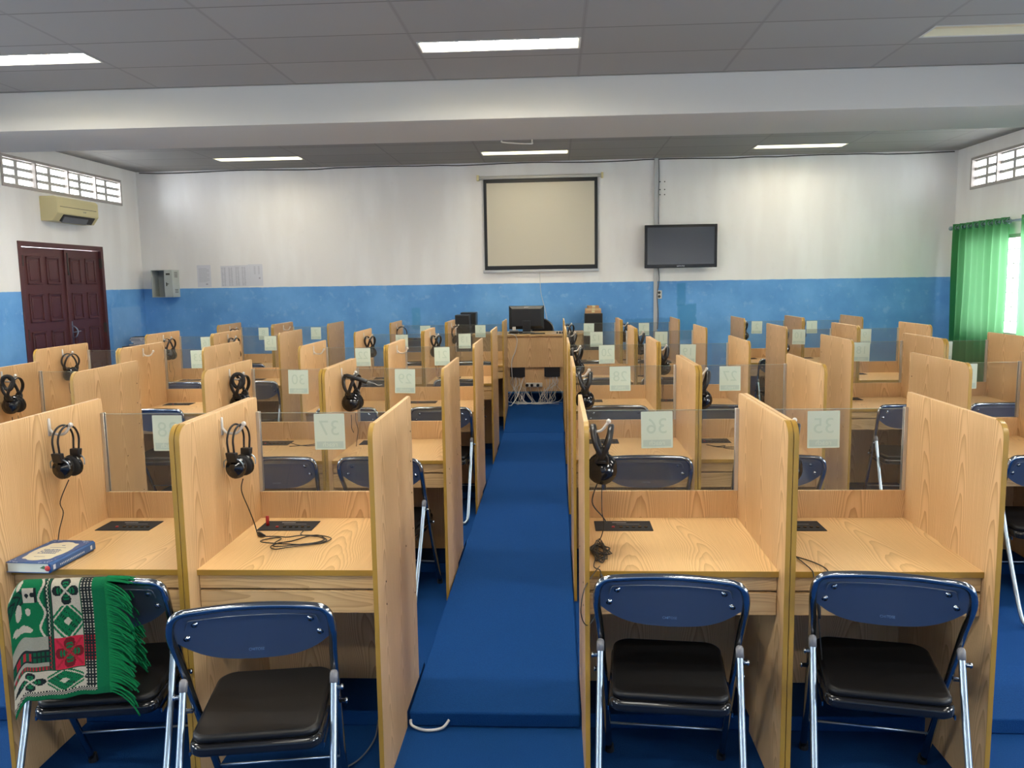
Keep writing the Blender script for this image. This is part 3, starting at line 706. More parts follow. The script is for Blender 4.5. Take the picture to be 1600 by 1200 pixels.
pj = MB().tube([(-1.150, 3.125, 0.762), (-1.150, 3.125, 0.80)], 0.007, 10); pj.v = [tuple(Mi @ Vector(v)) for v in pj.v]; pj.build('plug', m_red, thin37, smooth=True)
# 36
hang(split36, 0, 4, 1.5, 0.010); tag(split36, 'black split-band headphones over the dangling cable tangle, front row, right of aisle', 'headphones', 'headphones on booth hooks')
tg = [bp(0, 4, -0.250, 0.33, 0.992), bp(0, 4, -0.252, 0.30, 0.90), bp(0, 4, -0.245, 0.30, 0.85), bp(0, 4, -0.255, 0.30, 0.80), bp(0, 4, -0.280, 0.28, 0.768), bp(0, 4, -0.262, 0.25, 0.764), bp(0, 4, -0.235, 0.22, 0.764)]
rnd = random.Random(3)
for k_ in range(30):
    a = k_*2.3; tg.append(bp(0, 4, -0.262+0.038*math.cos(a)*rnd.uniform(0.4, 1.1), 0.25+0.120*math.sin(a)*rnd.uniform(0.3, 1.1), 0.7625+0.010*rnd.random()))
tg += [bp(0, 4, -0.290, 0.10, 0.763), bp(0, 4, -0.272, 0.062, 0.7635), bp(0, 4, -0.268, 0.055, 0.74), bp(0, 4, -0.262, 0.052, 0.70), bp(0, 4, -0.275, 0.045, 0.64), bp(0, 4, -0.315, 0.0, 0.60), bp(0, 4, -0.338, -0.045, 0.66), bp(0, 4, -0.326, -0.02, 0.73), bp(0, 4, -0.29, 0.045, 0.762), bp(0, 4, -0.27, 0.10, 0.764)]
world_cord(split36, tg, 0.0019, k=5)
world_cord(split36, [bp(0, 4, -0.262, 0.35, 0.992), bp(0, 4, -0.285, 0.33, 0.92), bp(0, 4, -0.250, 0.30, 0.875), bp(0, 4, -0.235, 0.29, 0.855)], 0.0024, 'microphone_boom')
pd = MB().tube(smooth_path([bp(0, 4, -0.270, 0.052, 0.755), bp(0, 4, -0.262, 0.045, 0.73), bp(0, 4, -0.257, 0.042, 0.695)], 4), [0.003, 0.005, 0.0065, 0.007, 0.007, 0.0065, 0.005, 0.004, 0.003], 8)
Mi = (Matrix.Translation(split36.location) @ Matrix.Rotation(1.5, 4, 'Z')).inverted(); pd.v = [tuple(Mi @ Vector(v)) for v in pd.v]; pd.build('volume_slider', m_black, split36, smooth=True)
# 35
h35 = hang(copy_tree(proto_split), 0, 5, 1.3, 0.010); tag(h35, 'black split-band headphones mostly hidden behind the double panel beside sheet 35', 'headphones', 'headphones on booth hooks')
world_cord(h35, [bp(0, 5, -0.250, 0.33, 0.992), bp(0, 5, -0.285, 0.30, 0.88), bp(0, 5, -0.275, 0.36, 0.79), bp(0, 5, -0.262, 0.38, 0.763), bp(0, 5, -0.248, 0.22, 0.761), bp(0, 5, -0.235, 0.085, 0.762), bp(0, 5, -0.232, 0.058, 0.745), bp(0, 5, -0.226, 0.045, 0.68), bp(0, 5, -0.220, 0.03, 0.60), bp(0, 5, -0.21, 0.02, 0.48)], 0.0021)
world_cord(h35, [bp(0, 5, -0.295, 0.30, 0.763), bp(0, 5, -0.262, 0.22, 0.7635), bp(0, 5, -0.205, 0.15, 0.7615), bp(0, 5, -0.185, 0.075, 0.7625), bp(0, 5, -0.186, 0.056, 0.74), bp(0, 5, -0.188, 0.05, 0.70)], 0.0021)
pd = MB().tube(smooth_path([bp(0, 5, -0.224, 0.042, 0.675), bp(0, 5, -0.220, 0.036, 0.65), bp(0, 5, -0.217, 0.03, 0.615)], 4), [0.003, 0.005, 0.0065, 0.007, 0.007, 0.0065, 0.005, 0.004, 0.003], 8)
Mi = (Matrix.Translation(h35.location) @ Matrix.Rotation(1.3, 4, 'Z')).inverted(); pd.v = [tuple(Mi @ Vector(v)) for v in pd.v]; pd.build('volume_slider', m_black, h35, smooth=True)
# all the others carry a plain hanging cord
def plain_cord(o, var):
    pts = [(0.026, 0.0, -0.222), (0.034, 0.004, -0.27), (0.030+0.01*var, -0.006, -0.32), (0.036, 0.0, -0.37), (0.02, 0.0, -0.415)]
    MB().tube(smooth_path(pts, 4), 0.0016, 5).build('cord', m_black, o, smooth=True)
    pts = [(-0.026, 0.0, -0.222), (-0.026, 0.0, -0.26), (-0.02, 0.004, -0.30), (-0.005, 0.0, -0.33)]
    MB().tube(smooth_path(pts, 4), 0.0020, 5).build('microphone_boom', m_black, o, smooth=True)
plain_cord(proto_split, 1)
CH.clear()
rot = {(1, 1): 1.55, (1, 2): 1.45, (1, 3): 1.35, (1, 4): 1.55, (1, 5): 1.5, (2, 0): 1.15, (3, 2): 1.3, (3, 3): 1.3, (3, 4): 1.45, (4, 3): 0.4, (4, 2): 0.3}
used = False
for (r, c) in plan:
    if r == 0 or (r, c) in noheads: continue
    if not used: o = proto_split; used = True
    else: o = copy_tree(proto_split)
    hang(o, r, c, rot.get((r, c), 1.3+0.3*random.uniform(-1, 1)), 0.010)
    tag(o, 'black headphones hung in the %s, %s' % (ROWN[r], COLN[c].replace('booth ', '').replace(' booth', '')), 'headphones', 'headphones on booth hooks')
# loose ear rings and a microphone hung over second-row hooks
for (r, c, lb) in ((1, 1, 'black padded ring hung on the hook at the far left, second row'), (1, 2, 'black padded ring hung on the hook left of sheet 30, second row')):
    o = tag(empty('padded_ring', bp(r, c, HX+0.010, HY-0.052, HZ+0.012-0.004)), lb, 'ear pad', 'padded rings on hooks')
    MB().tube([(0.033*math.cos(a), 0.006*math.sin(2*a), -0.018+0.040*math.sin(a)) for a in [2*PI*q/24 for q in range(24)]], 0.0105, 8, closed=True).build('pad', m_foam, o, smooth=True)
    MB().tube(smooth_path([(0.0, 0.0, -0.020+0.032), (0.004, 0.025, -0.010), (0.0, 0.05, 0.0)], 4), 0.003, 6).build('strap', m_black, o, smooth=True)
o = tag(empty('microphone', bp(1, 3, HX+0.012, HY-0.048, HZ+0.006)), 'black stubby microphone with cable hung on the hook left of sheet 29', 'microphone')
MB().tube(smooth_path([(-0.045, 0, 0.006), (-0.02, 0, 0.004), (0.05, 0, -0.016), (0.085, 0, -0.030)], 4), [0.010]*4+[0.0125]*4+[0.013]*5, 10).build('body', m_black, o, smooth=True)
MB().tube(smooth_path([(0.085, 0, -0.030), (0.12, 0, -0.035), (0.145, 0.01, -0.050), (0.17, 0.0, -0.045)], 5), 0.0025, 6).build('cord', m_print, o, smooth=True)
# spare cables lying on two second-row desks
def desk_cable(r, c, pts, label):
    q = smooth_path([bp(r, c, *p) for p in pts], 6)
    o_ = MB().tube(q, 0.0022, 6).build('audio_cable', m_black, smooth=True); return tag(o_, label, 'cable')
desk_cable(1, 2, [(-0.05, 0.56, 0.7635), (0.02, 0.50, 0.7605), (0.09, 0.47, 0.7605), (0.13, 0.49, 0.7605), (0.12, 0.53, 0.7605), (0.08, 0.50, 0.7605), (-0.02, 0.46, 0.7605)], 'black cable looped on the second-row desktop seen through the pane of sheet 37')
desk_cable(1, 5, [(-0.20, 0.45, 0.7605), (-0.15, 0.40, 0.7605), (-0.10, 0.42, 0.7605), (-0.12, 0.36, 0.7605), (-0.06, 0.32, 0.7605), (-0.02, 0.34, 0.7605), (-0.05, 0.38, 0.7605), (-0.14, 0.38, 0.7605), (-0.18, 0.42, 0.7605)], 'black cable bunched on the second-row desktop, outer booth right of aisle')
# grey headset lying on desk of booth with sheet 29
hb_ = empty('headset', bp(1, 3, -0.12, 0.50, 0.758)); tag(hb_, 'dark grey headset lying on the second-row desktop by the left aisle edge', 'headset')
MB().tube(smooth_path([(0.055*math.cos(a), 0.03*math.sin(a), 0.012) for a in [2*PI*k_/10 for k_ in range(10)]], 4, True), 0.011, 8, closed=True).build('ear_pad', m_grey, hb_, smooth=True)
MB().tube(smooth_path([(-0.02, 0.0, 0.02), (-0.012, 0, 0.04), (0.01, 0, 0.042), (0.02, 0.0, 0.02)], 4), 0.002, 6).build('wire_loop', m_black, hb_, smooth=True)

# ------------------------------------------------------------------ book on desk 38
bk = tag(empty('book', (-1.778, 2.712, 0.7585), -0.06), 'thick blue hardcover book with cream ornamental panel on the front-left desktop', 'book')
m_bblue = mat('book_blue', (0.018, 0.085, 0.26), 0.35); m_cream = mat('book_cream', (0.66, 0.62, 0.46), 0.5); m_page = mat('book_pages', (0.62, 0.66, 0.58), 0.8); m_orn = mat('book_ornament', (0.55, 0.60, 0.66), 0.5); m_rose = mat('red_flower', (0.55, 0.05, 0.05), 0.5); m_leaf = mat('leaf_green', (0.08, 0.20, 0.10), 0.5)
BW, BL, BT = 0.158, 0.245, 0.036
hx, hy = BW/2, BL/2
cv = MB(); cv.box(-hx, hx, -hy, hy, 0, 0.0025); cv.box(-hx, hx, -hy, hy, BT-0.0025, BT)
cv.prism(rounded([(hx-0.004, 0.0), (hx+0.006, 0.006), (hx+0.006, BT-0.006), (hx-0.004, BT)], [0, 0.004, 0.004, 0], 4), 'y', -hy, hy)
cv.build('cover', m_bblue, bk, 0.001, seg=1)
MB().box(-hx+0.005, hx-0.004, -hy+0.003, hy-0.003, 0.0025, BT-0.0025).build('pages', m_page, bk)
zt = BT+0.0003
pan = []
for k_ in range(48):
    a = 2*PI*k_/48; q = 1+0.05*math.cos(8*a); ex = 0.060*q*math.copysign(abs(math.cos(a))**0.6, math.cos(a)); ey = 0.094*q*math.copysign(abs(math.sin(a))**0.6, math.sin(a)); pan.append((ex, ey))
MB().prism(pan, 'z', BT, zt).build('cream_panel', m_cream, bk)
ti = MB(); rk = random.Random(5)
for i in range(3):
    y = 0.012-0.017*i
    ti.box(-0.034, 0.034, y-0.0055, y-0.0030, zt, zt+0.0003)
    for j in range(9):
        if rk.random() < 0.8: ti.box(-0.034+j*0.0078, -0.0308+j*0.0078, y-0.004, y+0.006, zt, zt+0.0003)
    ti.box(-0.025, 0.015, y+0.004, y+0.006, zt, zt+0.0003)
ti.box(-0.03, 0.03, 0.036, 0.038, zt, zt+0.0003); ti.box(0.0, 0.012, 0.058, 0.062, zt, zt+0.0003); ti.box(-0.02, 0.02, -0.062, -0.0605, zt, zt+0.0003)
ti.build('title_block', m_bblue, bk)
orn = MB()
for sx in (-1, 1):
    for sy in (-1, 1):
        for k_ in range(14):
            u = rk.random(); v = rk.random()*(1-u)
            cx_, cy_ = sx*(hx-0.004-0.036*u), sy*(hy-0.004-0.040*v)
            orn.prism([(cx_-0.002, cy_), (cx_, cy_-0.003), (cx_+0.002, cy_), (cx_, cy_+0.003)], 'z', BT, zt)
for k_ in range(16): orn.box(hx+0.006, hx+0.0063, -0.075+0.0085*k_, -0.071+0.0085*k_, 0.013, 0.019)
orn.box(hx+0.006, hx+0.0063, -hy+0.012, -hy+0.024, 0.010, 0.026)
orn.box(hx+0.006, hx+0.0063, hy-0.03, hy-0.02, 0.011, 0.025)
orn.build('ornament', m_orn, bk)
ro = MB(); ro.lathe([(0.002, -0.004), (0.009, -0.002), (0.010, 0.001), (0.004, 0.004)], 10, Matrix.Translation((hx-0.006, -hy-0.001, 0.018)) @ Matrix.Rotation(PI/2, 4, 'X')); ro.build('flower_motif', m_rose, bk)
MB().prism([(hx-0.035, 0.018), (hx-0.02, 0.014), (hx-0.012, 0.022), (hx-0.022, 0.026)], 'y', -hy+0.0005, -hy+0.003).build('leaf_motif', m_leaf, bk)
lp = MB().add([(-0.03, hy-0.01, BT+0.0006), (hx-0.01, hy-0.012, BT+0.0006), (hx-0.012, hy+0.022, BT+0.004), (-0.035, hy+0.020, BT+0.0035)], [(0, 1, 2, 3)])
so = MB().box(-0.035, hx-0.012, hy-0.002, hy+0.018, 0.026, 0.0268).build('loose_page', m_white, bk)

# ------------------------------------------------------------------ prayer rug over the chair back
def rug_col(s, t_, S_=None):
    G = (0.003, 0.115, 0.042); DG = (0.002, 0.060, 0.028); CR = (0.42, 0.37, 0.29); BK = (0.010, 0.010, 0.014); RD = (0.28, 0.012, 0.025); GY = (0.25, 0.24, 0.19)
    # s: 0 left .. 1 start of fringe ; t_: 0 fold .. 1 hem (negative: behind)
    t1 = abs(t_)
    def heart(u, v):      # four-petal tile, u v in -1..1
        r = math.hypot(u, v); a = math.atan2(v, u); q = abs(math.cos(2*a))
        petal = r < 0.95*q**0.45
        inner = r < 0.68*q**0.6 and r > 0.18
        if abs(abs(u)-abs(v)) < 0.10 and r < 1.2: return 'line'
        if inner: return 'in' if (int(r*14) % 3) else 'dk'
        if petal: return 'dk'
        return None
    def lace(u, v):
        m_ = max(abs(u), abs(v)); n_ = abs(u)+abs(v)
        if n_ < 0.28: return 'c'
        if n_ < 1.0 and (int(n_*9) % 2 == 0): return 'in'
        if n_ < 1.05: return 'in' if int((u-v)*7) % 3 else 'dk'
        if 1.2 < n_ < 1.4: return 'in'
        return None
    if t1 > 0.965 or s > 0.86: return G
    if t1 > 0.925: return (CR if (int(s*70)+int(t1*110)) % 2 else BK)
    if s > 0.745:
        k_ = int((s-0.745)/0.0165); 
        if k_ % 2: return BK
        red = 0.50 < t1 < 0.72
        return (RD if red else CR) if int(t1*80) % 2 else BK
    if 0.385 < s < 0.435 and t1 < 0.76:
        k_ = int((s-0.385)/0.0125)
        if k_ in (0, 3): return BK
        return (CR if 0.50 > t1 else RD) if int(t1*60+k_) % 2 else DG
    if t1 > 0.76:           # bottom border row
        if t1 < 0.775: return DG
        n = 0.36; k_ = int(s/n); u = (s/n-k_)*2-1; v = ((t1-0.775)/0.15)*2-1
        c_ = heart(u, v) if k_ % 2 == 0 else lace(u, v)
        return {'line': CR, 'in': G, 'dk': BK, 'c': CR, None: CR}[c_]
    if s > 0.435:           # right border column
        if s < 0.455 or s > 0.735: return G if int(s*200) % 2 else BK
        n = 0.255; k_ = int(t1/n); u = ((s-0.455)/0.28)*2-1; v = (t1/n-k_)*2-1
        if k_ == 0: c_ = heart(u, v); bg = CR
        elif k_ == 1: c_ = lace(u, v); bg = CR
        else: c_ = heart(u, v); bg = (0.42, 0.012, 0.04)
        return {'line': CR if bg == CR else RD, 'in': G, 'dk': BK if bg == CR else (0.12, 0.005, 0.012), 'c': CR, None: bg}[c_]
    # field
    if t1 < 0.50:
        if s > 0.30:
            y = 0.345+0.028*math.sin(t1*26)
            if abs(s-y) < 0.012: return CR
            return DG if s > 0.365 else G
        for (cx_, cy_, rx, ry, an) in ((0.05, 0.05, 0.035, 0.05, 0.6), (0.13, 0.06, 0.025, 0.05, 0.3), (0.10, 0.28, 0.035, 0.065, 0.1), (0.20, 0.29, 0.03, 0.03, 0), (0.14, 0.43, 0.10, 0.03, 0.1), (0.05, 0.39, 0.03, 0.02, 0.5)):
            u = (s-cx_)*math.cos(an)+(t1-cy_)*math.sin(an); v = -(s-cx_)*math.sin(an)+(t1-cy_)*math.cos(an)
            if (u/rx)**2+(v/ry)**2 < 1: return CR
        if abs(s-0.235) < 0.075 and abs(t1-0.155) < 0.06:
            if math.hypot(s-0.20, t1-0.155) < 0.018 or math.hypot(s-0.255, t1-0.150) < 0.022 or (s > 0.275): return BK
            return CR
        if s < 0.16 and 0.11 < t1 < 0.23: return DG if int((s*0.8+abs(t1-0.17))*60) % 3 else BK
        return G
    if t1 < 0.60: return GY
    if t1 < 0.705:
        if s < 0.21:
            return (RD if int(s*28) % 2 else DG) if 0.63 < t1 < 0.69 else BK
        return DG if (int(s*70) % 3 and int(t1*60) % 3) else BK
    if t1 < 0.735: return GY
    return RD if int(s*60) % 2 else DG
def make_rug():
    t0 = empty('prayer_rug', (-1.435, 2.355, 0.0), 0.16)
    ns, nt = 150, 250
    Wd, Ht = 0.288, 0.375; Tb = 0.34
    def P(s, t_, off=0.0):
        x = -0.240 + Wd*s
        L = t_*Ht
        zt_ = 0.826 - 0.06*max(0, 0.16-s)**2/0.0256 - 0.004*s
        r_ = 0.032
        ripple = 0.006*math.sin(9*s+1.0)+0.004*math.sin(21*s)
        arc = PI*r_
        q = L + arc/2
        yc = 0.024
        if q < 0:          # behind the back, falling on the far side
            y = yc+r_+0.16*(-q)+0.006*math.sin(8*s); z = zt_-r_+q
        elif q < arc:
            a = q/r_; y = yc + r_*math.cos(a); z = zt_-r_+r_*math.sin(a)
        else:
            d_ = q-arc; y = yc-r_-0.052*min(1, d_/0.30)**1.5+ripple*min(1, d_/0.15); z = zt_-r_-d_
        x += 0.022*max(0, t_)*(1-0.2*s)
        z += (0.004+0.016*s)*max(0, t_)
        return (x, y-off, z)
    vs = []; cols = []
    for i in range(ns+1):
        for j in range(nt+1):
            vs.append(P(i/ns, -Tb/Ht+(1+Tb/Ht)*j/nt))
    fs = []
    for i in range(ns):
        for j in range(nt):
            a = i*(nt+1)+j; fs.append((a, a+1, a+nt+2, a+nt+1)); cols.append(rug_col((i+0.5)/ns*1.0, -Tb/Ht+(1+Tb/Ht)*(j+0.5)/nt))
    o = MB().add(vs, fs).build('rug_cloth', None, t0)
    me = o.data; me.materials.clear()
    m_ = mat('woven_rug', (0, 0.1, 0.05), 0.95, spec=0.1); g = N(m_)
    at = g.n('ShaderNodeAttribute', attribute_name='weave'); vo, _ = g.obj(); nz = g.noise(vo, 300, 2, 0.7)
    cc = g.mix(g.math('MULTIPLY', nz, 0.35), at.outputs['Color'], (0.01, 0.03, 0.015)); g.t.links.new(cc, g.b.inputs['Base Color']); g.bump(nz, 0.8, 0.002)
    me.materials.append(m_)
    ca = me.color_attributes.new('weave', 'FLOAT_COLOR', 'CORNER'); buf = []
    for p in me.polygons:
        c_ = cols[p.index]
        for _ in range(p.loop_total): buf += [c_[0], c_[1], c_[2], 1.0]
    ca.data.foreach_set('color', buf); me.shade_smooth()
    so_ = o.modifiers.new('thick', 'SOLIDIFY'); so_.thickness = 0.005; so_.offset = -1
    # fringe: tassels along the right end, front and back layer
    fr_ = MB(); rk = random.Random(11)
    for j in range(150):
        t_ = -Tb/Ht*0.95+(0.98+Tb/Ht*0.95)*j/149
        p = Vector(P(1.0, t_)); drop = 0.75 if t_ > 0 else 0.6
        L = rk.uniform(0.060, 0.085); a = rk.uniform(0.35, 0.75)*(1 if abs(t_) > 0.06 else 0.2)
        yy = rk.uniform(-0.010, 0.008)
        pts = [p+Vector((-0.002, 0, 0)), p+Vector((L*0.4, yy*0.4, -L*a*0.3)), p+Vector((L*0.8, yy, -L*a*0.9)), p+Vector((L*0.95, yy*1.2, -L*a*1.35))]
        fr_.tube(smooth_path(pts, 2), 0.0028, 5)
    m_f = mat('green_yarn', (0.004, 0.13, 0.042), 0.9, spec=0.1)
    fo = fr_.build('fringe', m_f, t0, smooth=True); fo['kind'] = 'stuff'
    return t0
tag(make_rug(), 'green patterned prayer rug with fringe draped over a chair back, bottom left', 'rug')

# ------------------------------------------------------------------ far wall things
RZ = math.atan(WS)
def onwall(name, x, z, off=0.0): return empty(name, (x, YF+WS*x-off, z), RZ)
# projector screen
ps = tag(onwall('projection_screen', -0.18, 1.86, 0.0), 'pull-down projection screen, beige with black border, hung on the far wall', 'screen')
m_screen = mat('screen_fabric', (0.56, 0.52, 0.43), 0.9, spec=0.1)
MB().tube([(-0.82, -0.045, 1.205), (0.80, -0.045, 1.205)], 0.022, 12).build('roller_case', m_beam, ps, smooth=True)
MB().box(-0.755, 0.745, -0.030, -0.026, 0.0, 1.19).build('black_border', m_black, ps)
MB().box(-0.715, 0.705, -0.0315, -0.0295, 0.055, 1.135).build('screen_surface', m_screen, ps)
MB().box(-0.775, 0.76, -0.040, -0.018, -0.035, 0.0).build('bottom_bar', m_alu, ps, 0.004)
e_ = MB(); e_.box(-0.84, -0.81, -0.07, 0, 1.17, 1.24); e_.box(0.79, 0.82, -0.07, 0, 1.17, 1.24); e_.build('end_bracket', m_ac, ps, 0.004)
pc = MB().tube(smooth_path([(-0.02, -0.03, -0.035), (-0.01, -0.05, -0.3), (0.05, -0.08, -0.55), (0.09, -0.12, -0.78), (0.085, -0.1, -0.86)], 5), 0.0035, 6); pc.build('pull_cord', m_cable_w, ps, smooth=True)
# television
tv = tag(onwall('television', 1.635, 1.85, 0.0), 'black flat television mounted on the far wall right of the screen', 'television')
m_tv = mat('tv_glass', (0.050, 0.055, 0.070), 0.06, spec=0.9)
tb = MB(); tb.box(-0.465, 0.465, -0.135, -0.085, 0.0, 0.555); b_ = tb.build('bezel', m_blackg, tv, 0.006)
MB().box(-0.430, 0.430, -0.1362, -0.134, 0.045, 0.520).build('screen', m_tv, tv)
MB().box(-0.15, 0.15, -0.087, 0.0, 0.12, 0.42).build('mount', m_black, tv)
text_mesh('SAMSUNG', 0.022, 'brand_mark', m_alu, tv, Matrix.Translation((0, -0.1357, 0.022)) @ TXT)
# trunking, socket
tk = tag(onwall('cable_trunking', 1.325, 0.2, 0.0), 'grey vertical cable trunking on the far wall beside and below the television', 'cable trunking')
MB().box(-0.025, 0.025, -0.025, 0, 0, 3.065).build('channel', m_alu if 0 else mat('trunk_grey', (0.50, 0.50, 0.50), 0.5), tk, 0.003)
MB().tube(smooth_path([(0.03, -0.012, 3.05), (0.036, -0.014, 2.8), (0.028, -0.015, 2.5), (0.035, -0.012, 2.22)], 5), 0.006, 6).build('loose_cable', m_grey, tk, smooth=True)
MB().tube(smooth_path([(0.03, -0.012, 1.68), (0.045, -0.03, 1.5), (0.020, -0.03, 1.3), (0.035, -0.03, 1.05), (0.028, -0.03, 0.85)], 6), 0.007, 6).build('loose_cable', m_grey, tk, smooth=True)
so = tag(onwall('power_socket', 1.372, 1.45, 0.0), 'cream double power socket on the far wall below the television', 'socket')
MB().box(-0.035, 0.035, -0.03, 0, 0, 0.11).build('plate', m_white, so, 0.005)
MB().lathe([(0.018, 0), (0.018, 0.002)], 12, Matrix.Translation((0, -0.0295, 0.03)) @ Matrix.Rotation(PI/2, 4, 'X')).lathe([(0.018, 0), (0.018, 0.002)], 12, Matrix.Translation((0, -0.0295, 0.08)) @ Matrix.Rotation(PI/2, 4, 'X')).build('outlet', m_dark, so)
wb = tag(onwall('wall_bolts', 1.40, 2.80), 'three pairs of dark mounting bolts left in the far wall above the television', 'bolts')
mb = MB()
for dz_ in (0, 0.065, 0.165):
    for dx_ in (-0.025, 0.035): mb.lathe([(0.008, 0), (0.008, 0.012)], 8, Matrix.Translation((dx_, 0, dz_)) @ Matrix.Rotation(PI/2, 4, 'X'))
mb.build('bolt', m_dark, wb)
# metal box
m_box = mat('grey_painted_steel', (0.47, 0.50, 0.47), 0.4)
cb = tag(onwall('electrical_cabinet', -5.33, 1.565), 'small grey metal cabinet hanging ajar on the far wall, left corner', 'cabinet')
mb = MB(); D = 0.20
mb.box(-0.155, -0.147, -D, 0, 0, 0.37); mb.box(0.137, 0.145, -D, 0, 0, 0.37); mb.box(-0.147, 0.137, -D, 0, 0, 0.008); mb.box(-0.147, 0.137, -D, 0, 0.362, 0.37); mb.box(-0.147, 0.137, -0.01, 0, 0.008, 0.362)
mb.build('casing', m_box, cb, 0.002)
MB().box(0.03, 0.145, -D-0.006, -D, 0.0, 0.37).build('door', m_box, cb, 0.003)
mb = MB(); mb.box(0.06, 0.115, -D-0.008, -D-0.006, 0.30, 0.325); mb.tube([(0.07, -D-0.02, 0.15), (0.07, -D-0.02, 0.20)], 0.008, 6); mb.tube([(0.07, -D-0.02, 0.18), (0.10, -D-0.02, 0.18)], 0.005, 6); mb.box(0.065, 0.075, -D-0.02, -D-0.006, 0.17, 0.19)
mb.build('lock', m_dark, cb)
mb = MB()
for z in (0.06, 0.08, 0.10, 0.27, 0.29, 0.31, 0.33): mb.box(0.145, 0.1465, -0.14, -0.05, z, z+0.008)
mb.build('vent_slot', m_dark, cb)
# papers
m_paper = mat('white_paper', (0.68, 0.68, 0.72), 0.6); m_pen = mat('grey_print', (0.40, 0.40, 0.44), 0.7); m_tape = mat('plastic_sleeve', (0.72, 0.71, 0.70), 0.25)
def sheet(x, z, w_, h_, label, kind, rk):
    o = tag(onwall('paper_notice', x, z), label, 'notice', 'printed notices on the far wall')
    MB().box(-w_/2, w_/2, -0.002, 0, 0, h_).build('paper', m_paper, o)
    p = MB()
    if kind == 'list':
        for k_ in range(13): p.box(-w_*0.38, w_*(0.38 if k_ % 4 else 0.2), -0.0024, -0.002, h_*(0.84-0.05*k_), h_*(0.84-0.05*k_)+0.004)
        p.box(w_*0.1, w_*0.25, -0.0024, -0.002, h_*0.1, h_*0.16)
    elif kind == 'cols':
        for k_ in range(6):
            x0 = -w_*0.45+w_*0.15*k_
            if k_ in (2, 5): continue
            for j in range(26): p.box(x0, x0+w_*rk.uniform(0.08, 0.13), -0.0024, -0.002, h_*(0.05+0.034*j), h_*(0.05+0.034*j)+0.004)
    else:
        for k_ in range(2):
            for j in range(9): p.box(-w_*0.1+w_*0.28*k_, -w_*0.1+w_*0.28*k_+w_*0.12, -0.0024, -0.002, h_*(0.55+0.042*j), h_*(0.55+0.042*j)+0.004)
        p.box(w_*0.22, w_*0.32, -0.0024, -0.002, h_*0.32, h_*0.4)
    p.build('print', m_pen, o)
    return o
rk = random.Random(2)
sheet(-4.828, 1.695, 0.195, 0.30, 'single printed notice nearest the grey cabinet, set apart from the others', 'list', rk)
sheet(-4.48, 1.695, 0.22, 0.285, 'leftmost sheet of the three overlapping printed notices', 'cols', rk)
sheet(-4.29, 1.695, 0.20, 0.29, 'middle sheet of the three overlapping printed notices', 'cols', rk).location.y -= 0.003
sheet(-4.10, 1.70, 0.205, 0.295, 'rightmost, emptier sheet of the three overlapping printed notices', 'few', rk)
# dark cable along the top of the far wall
pts = []
for k_ in range(40):
    x = -5.65+10.7*k_/39; pts.append((x, YF+WS*x-0.012, ZC-0.014-0.008*(1+math.sin(k_*0.9))*(1 if k_ % 5 else 0.3)))
tag(MB().tube(pts, 0.007, 6).build('ceiling_cable', m_dark, smooth=True), 'thin dark cable running along the top of the far wall', 'cable')
# white bracket under the ceiling
tag(MB().tube(smooth_path([(-0.56, 9.10, ZC-0.002), (-0.56, 9.10, 3.215), (-0.54, 9.11, 3.195), (-0.26, 9.24, 3.195), (-0.24, 9.25, 3.215), (-0.24, 9.25, ZC-0.002)], 4), 0.008, 8).build('ceiling_bracket', m_white, smooth=True), 'small white U-shaped bracket hanging from the ceiling just past the beam', 'bracket')

# ------------------------------------------------------------------ curtains
m_curt = bpy.data.materials.new('green_curtain'); m_curt.use_nodes = True; t = m_curt.node_tree; t.nodes.clear()
out = t.nodes.new('ShaderNodeOutputMaterial'); d1 = t.nodes.new('ShaderNodeBsdfDiffuse'); d2 = t.nodes.new('ShaderNodeBsdfTranslucent'); mx = t.nodes.new('ShaderNodeMixShader')
d1.inputs[0].default_value = (0.05, 0.30, 0.09, 1); d2.inputs[0].default_value = (0.13, 0.60, 0.20, 1); mx.inputs[0].default_value = 0.55
d2.inputs[0].default_value = (0.13, 0.29, 0.145, 1); t.links.new(d1.outputs[0], mx.inputs[1]); t.links.new(d2.outputs[0], mx.inputs[2]); t.links.new(mx.outputs[0], out.inputs[0])
XC = XW1-0.10
def curtain(y0, y1, folds, label, amp=0.030):
    o = tag(empty('curtain', (XC, (y0+y1)/2, 0.3)), label, 'curtain', 'green grommet curtains'); n = folds*12; vs = []; fs = []; m_ = 14; cy = (y0+y1)/2
    for i in range(n+1):
        u = i/n
        for j in range(m_+1):
            v = j/m_; z = 0.0+2.03*v
            yy = y0+(y1-y0)*u-cy; yy += 0.02*math.sin(6*v+u*9)*(1-v)
            vs.append((amp*(1.0-0.25*(1-v))*math.sin(2*PI*folds*u)+0.006*math.sin(5*u*folds+4*v), yy, z))
    for i in range(n):
        for j in range(m_):
            a = i*(m_+1)+j; fs.append((a, a+m_+1, a+m_+2, a+1))
    MB().add(vs, fs).build('cloth', m_curt, o, smooth=True)
    rg = MB()
    for k_ in range(folds*2):
        u = (k_+0.5)/(folds*2); yy = y0+(y1-y0)*(k_/(folds*2))-cy+0.0
        ring = [(0.027*math.cos(a)+0.0, yy+0.006*math.sin(a), 1.985+0.027*math.sin(a)) for a in [2*PI*q/12 for q in range(12)]]
        rg.tube(ring, 0.0045, 6, closed=True)
    rg.build('grommet', m_steel, o, smooth=True)
    return o
curtain(9.50, 10.76, 8, 'green grommet curtain nearest the far wall, lit from behind')
curtain(7.6, 9.24, 10, 'green grommet curtain at the right edge of the picture')
rd = tag(empty('curtain_rod', (XC, 9.1, 2.285)), 'dark metal curtain rod with ball finial above the green curtains', 'curtain rod')
MB().tube([(0, -1.7, 0), (0, 1.72, 0)], 0.011, 10).build('rod', m_steel, rd, smooth=True)
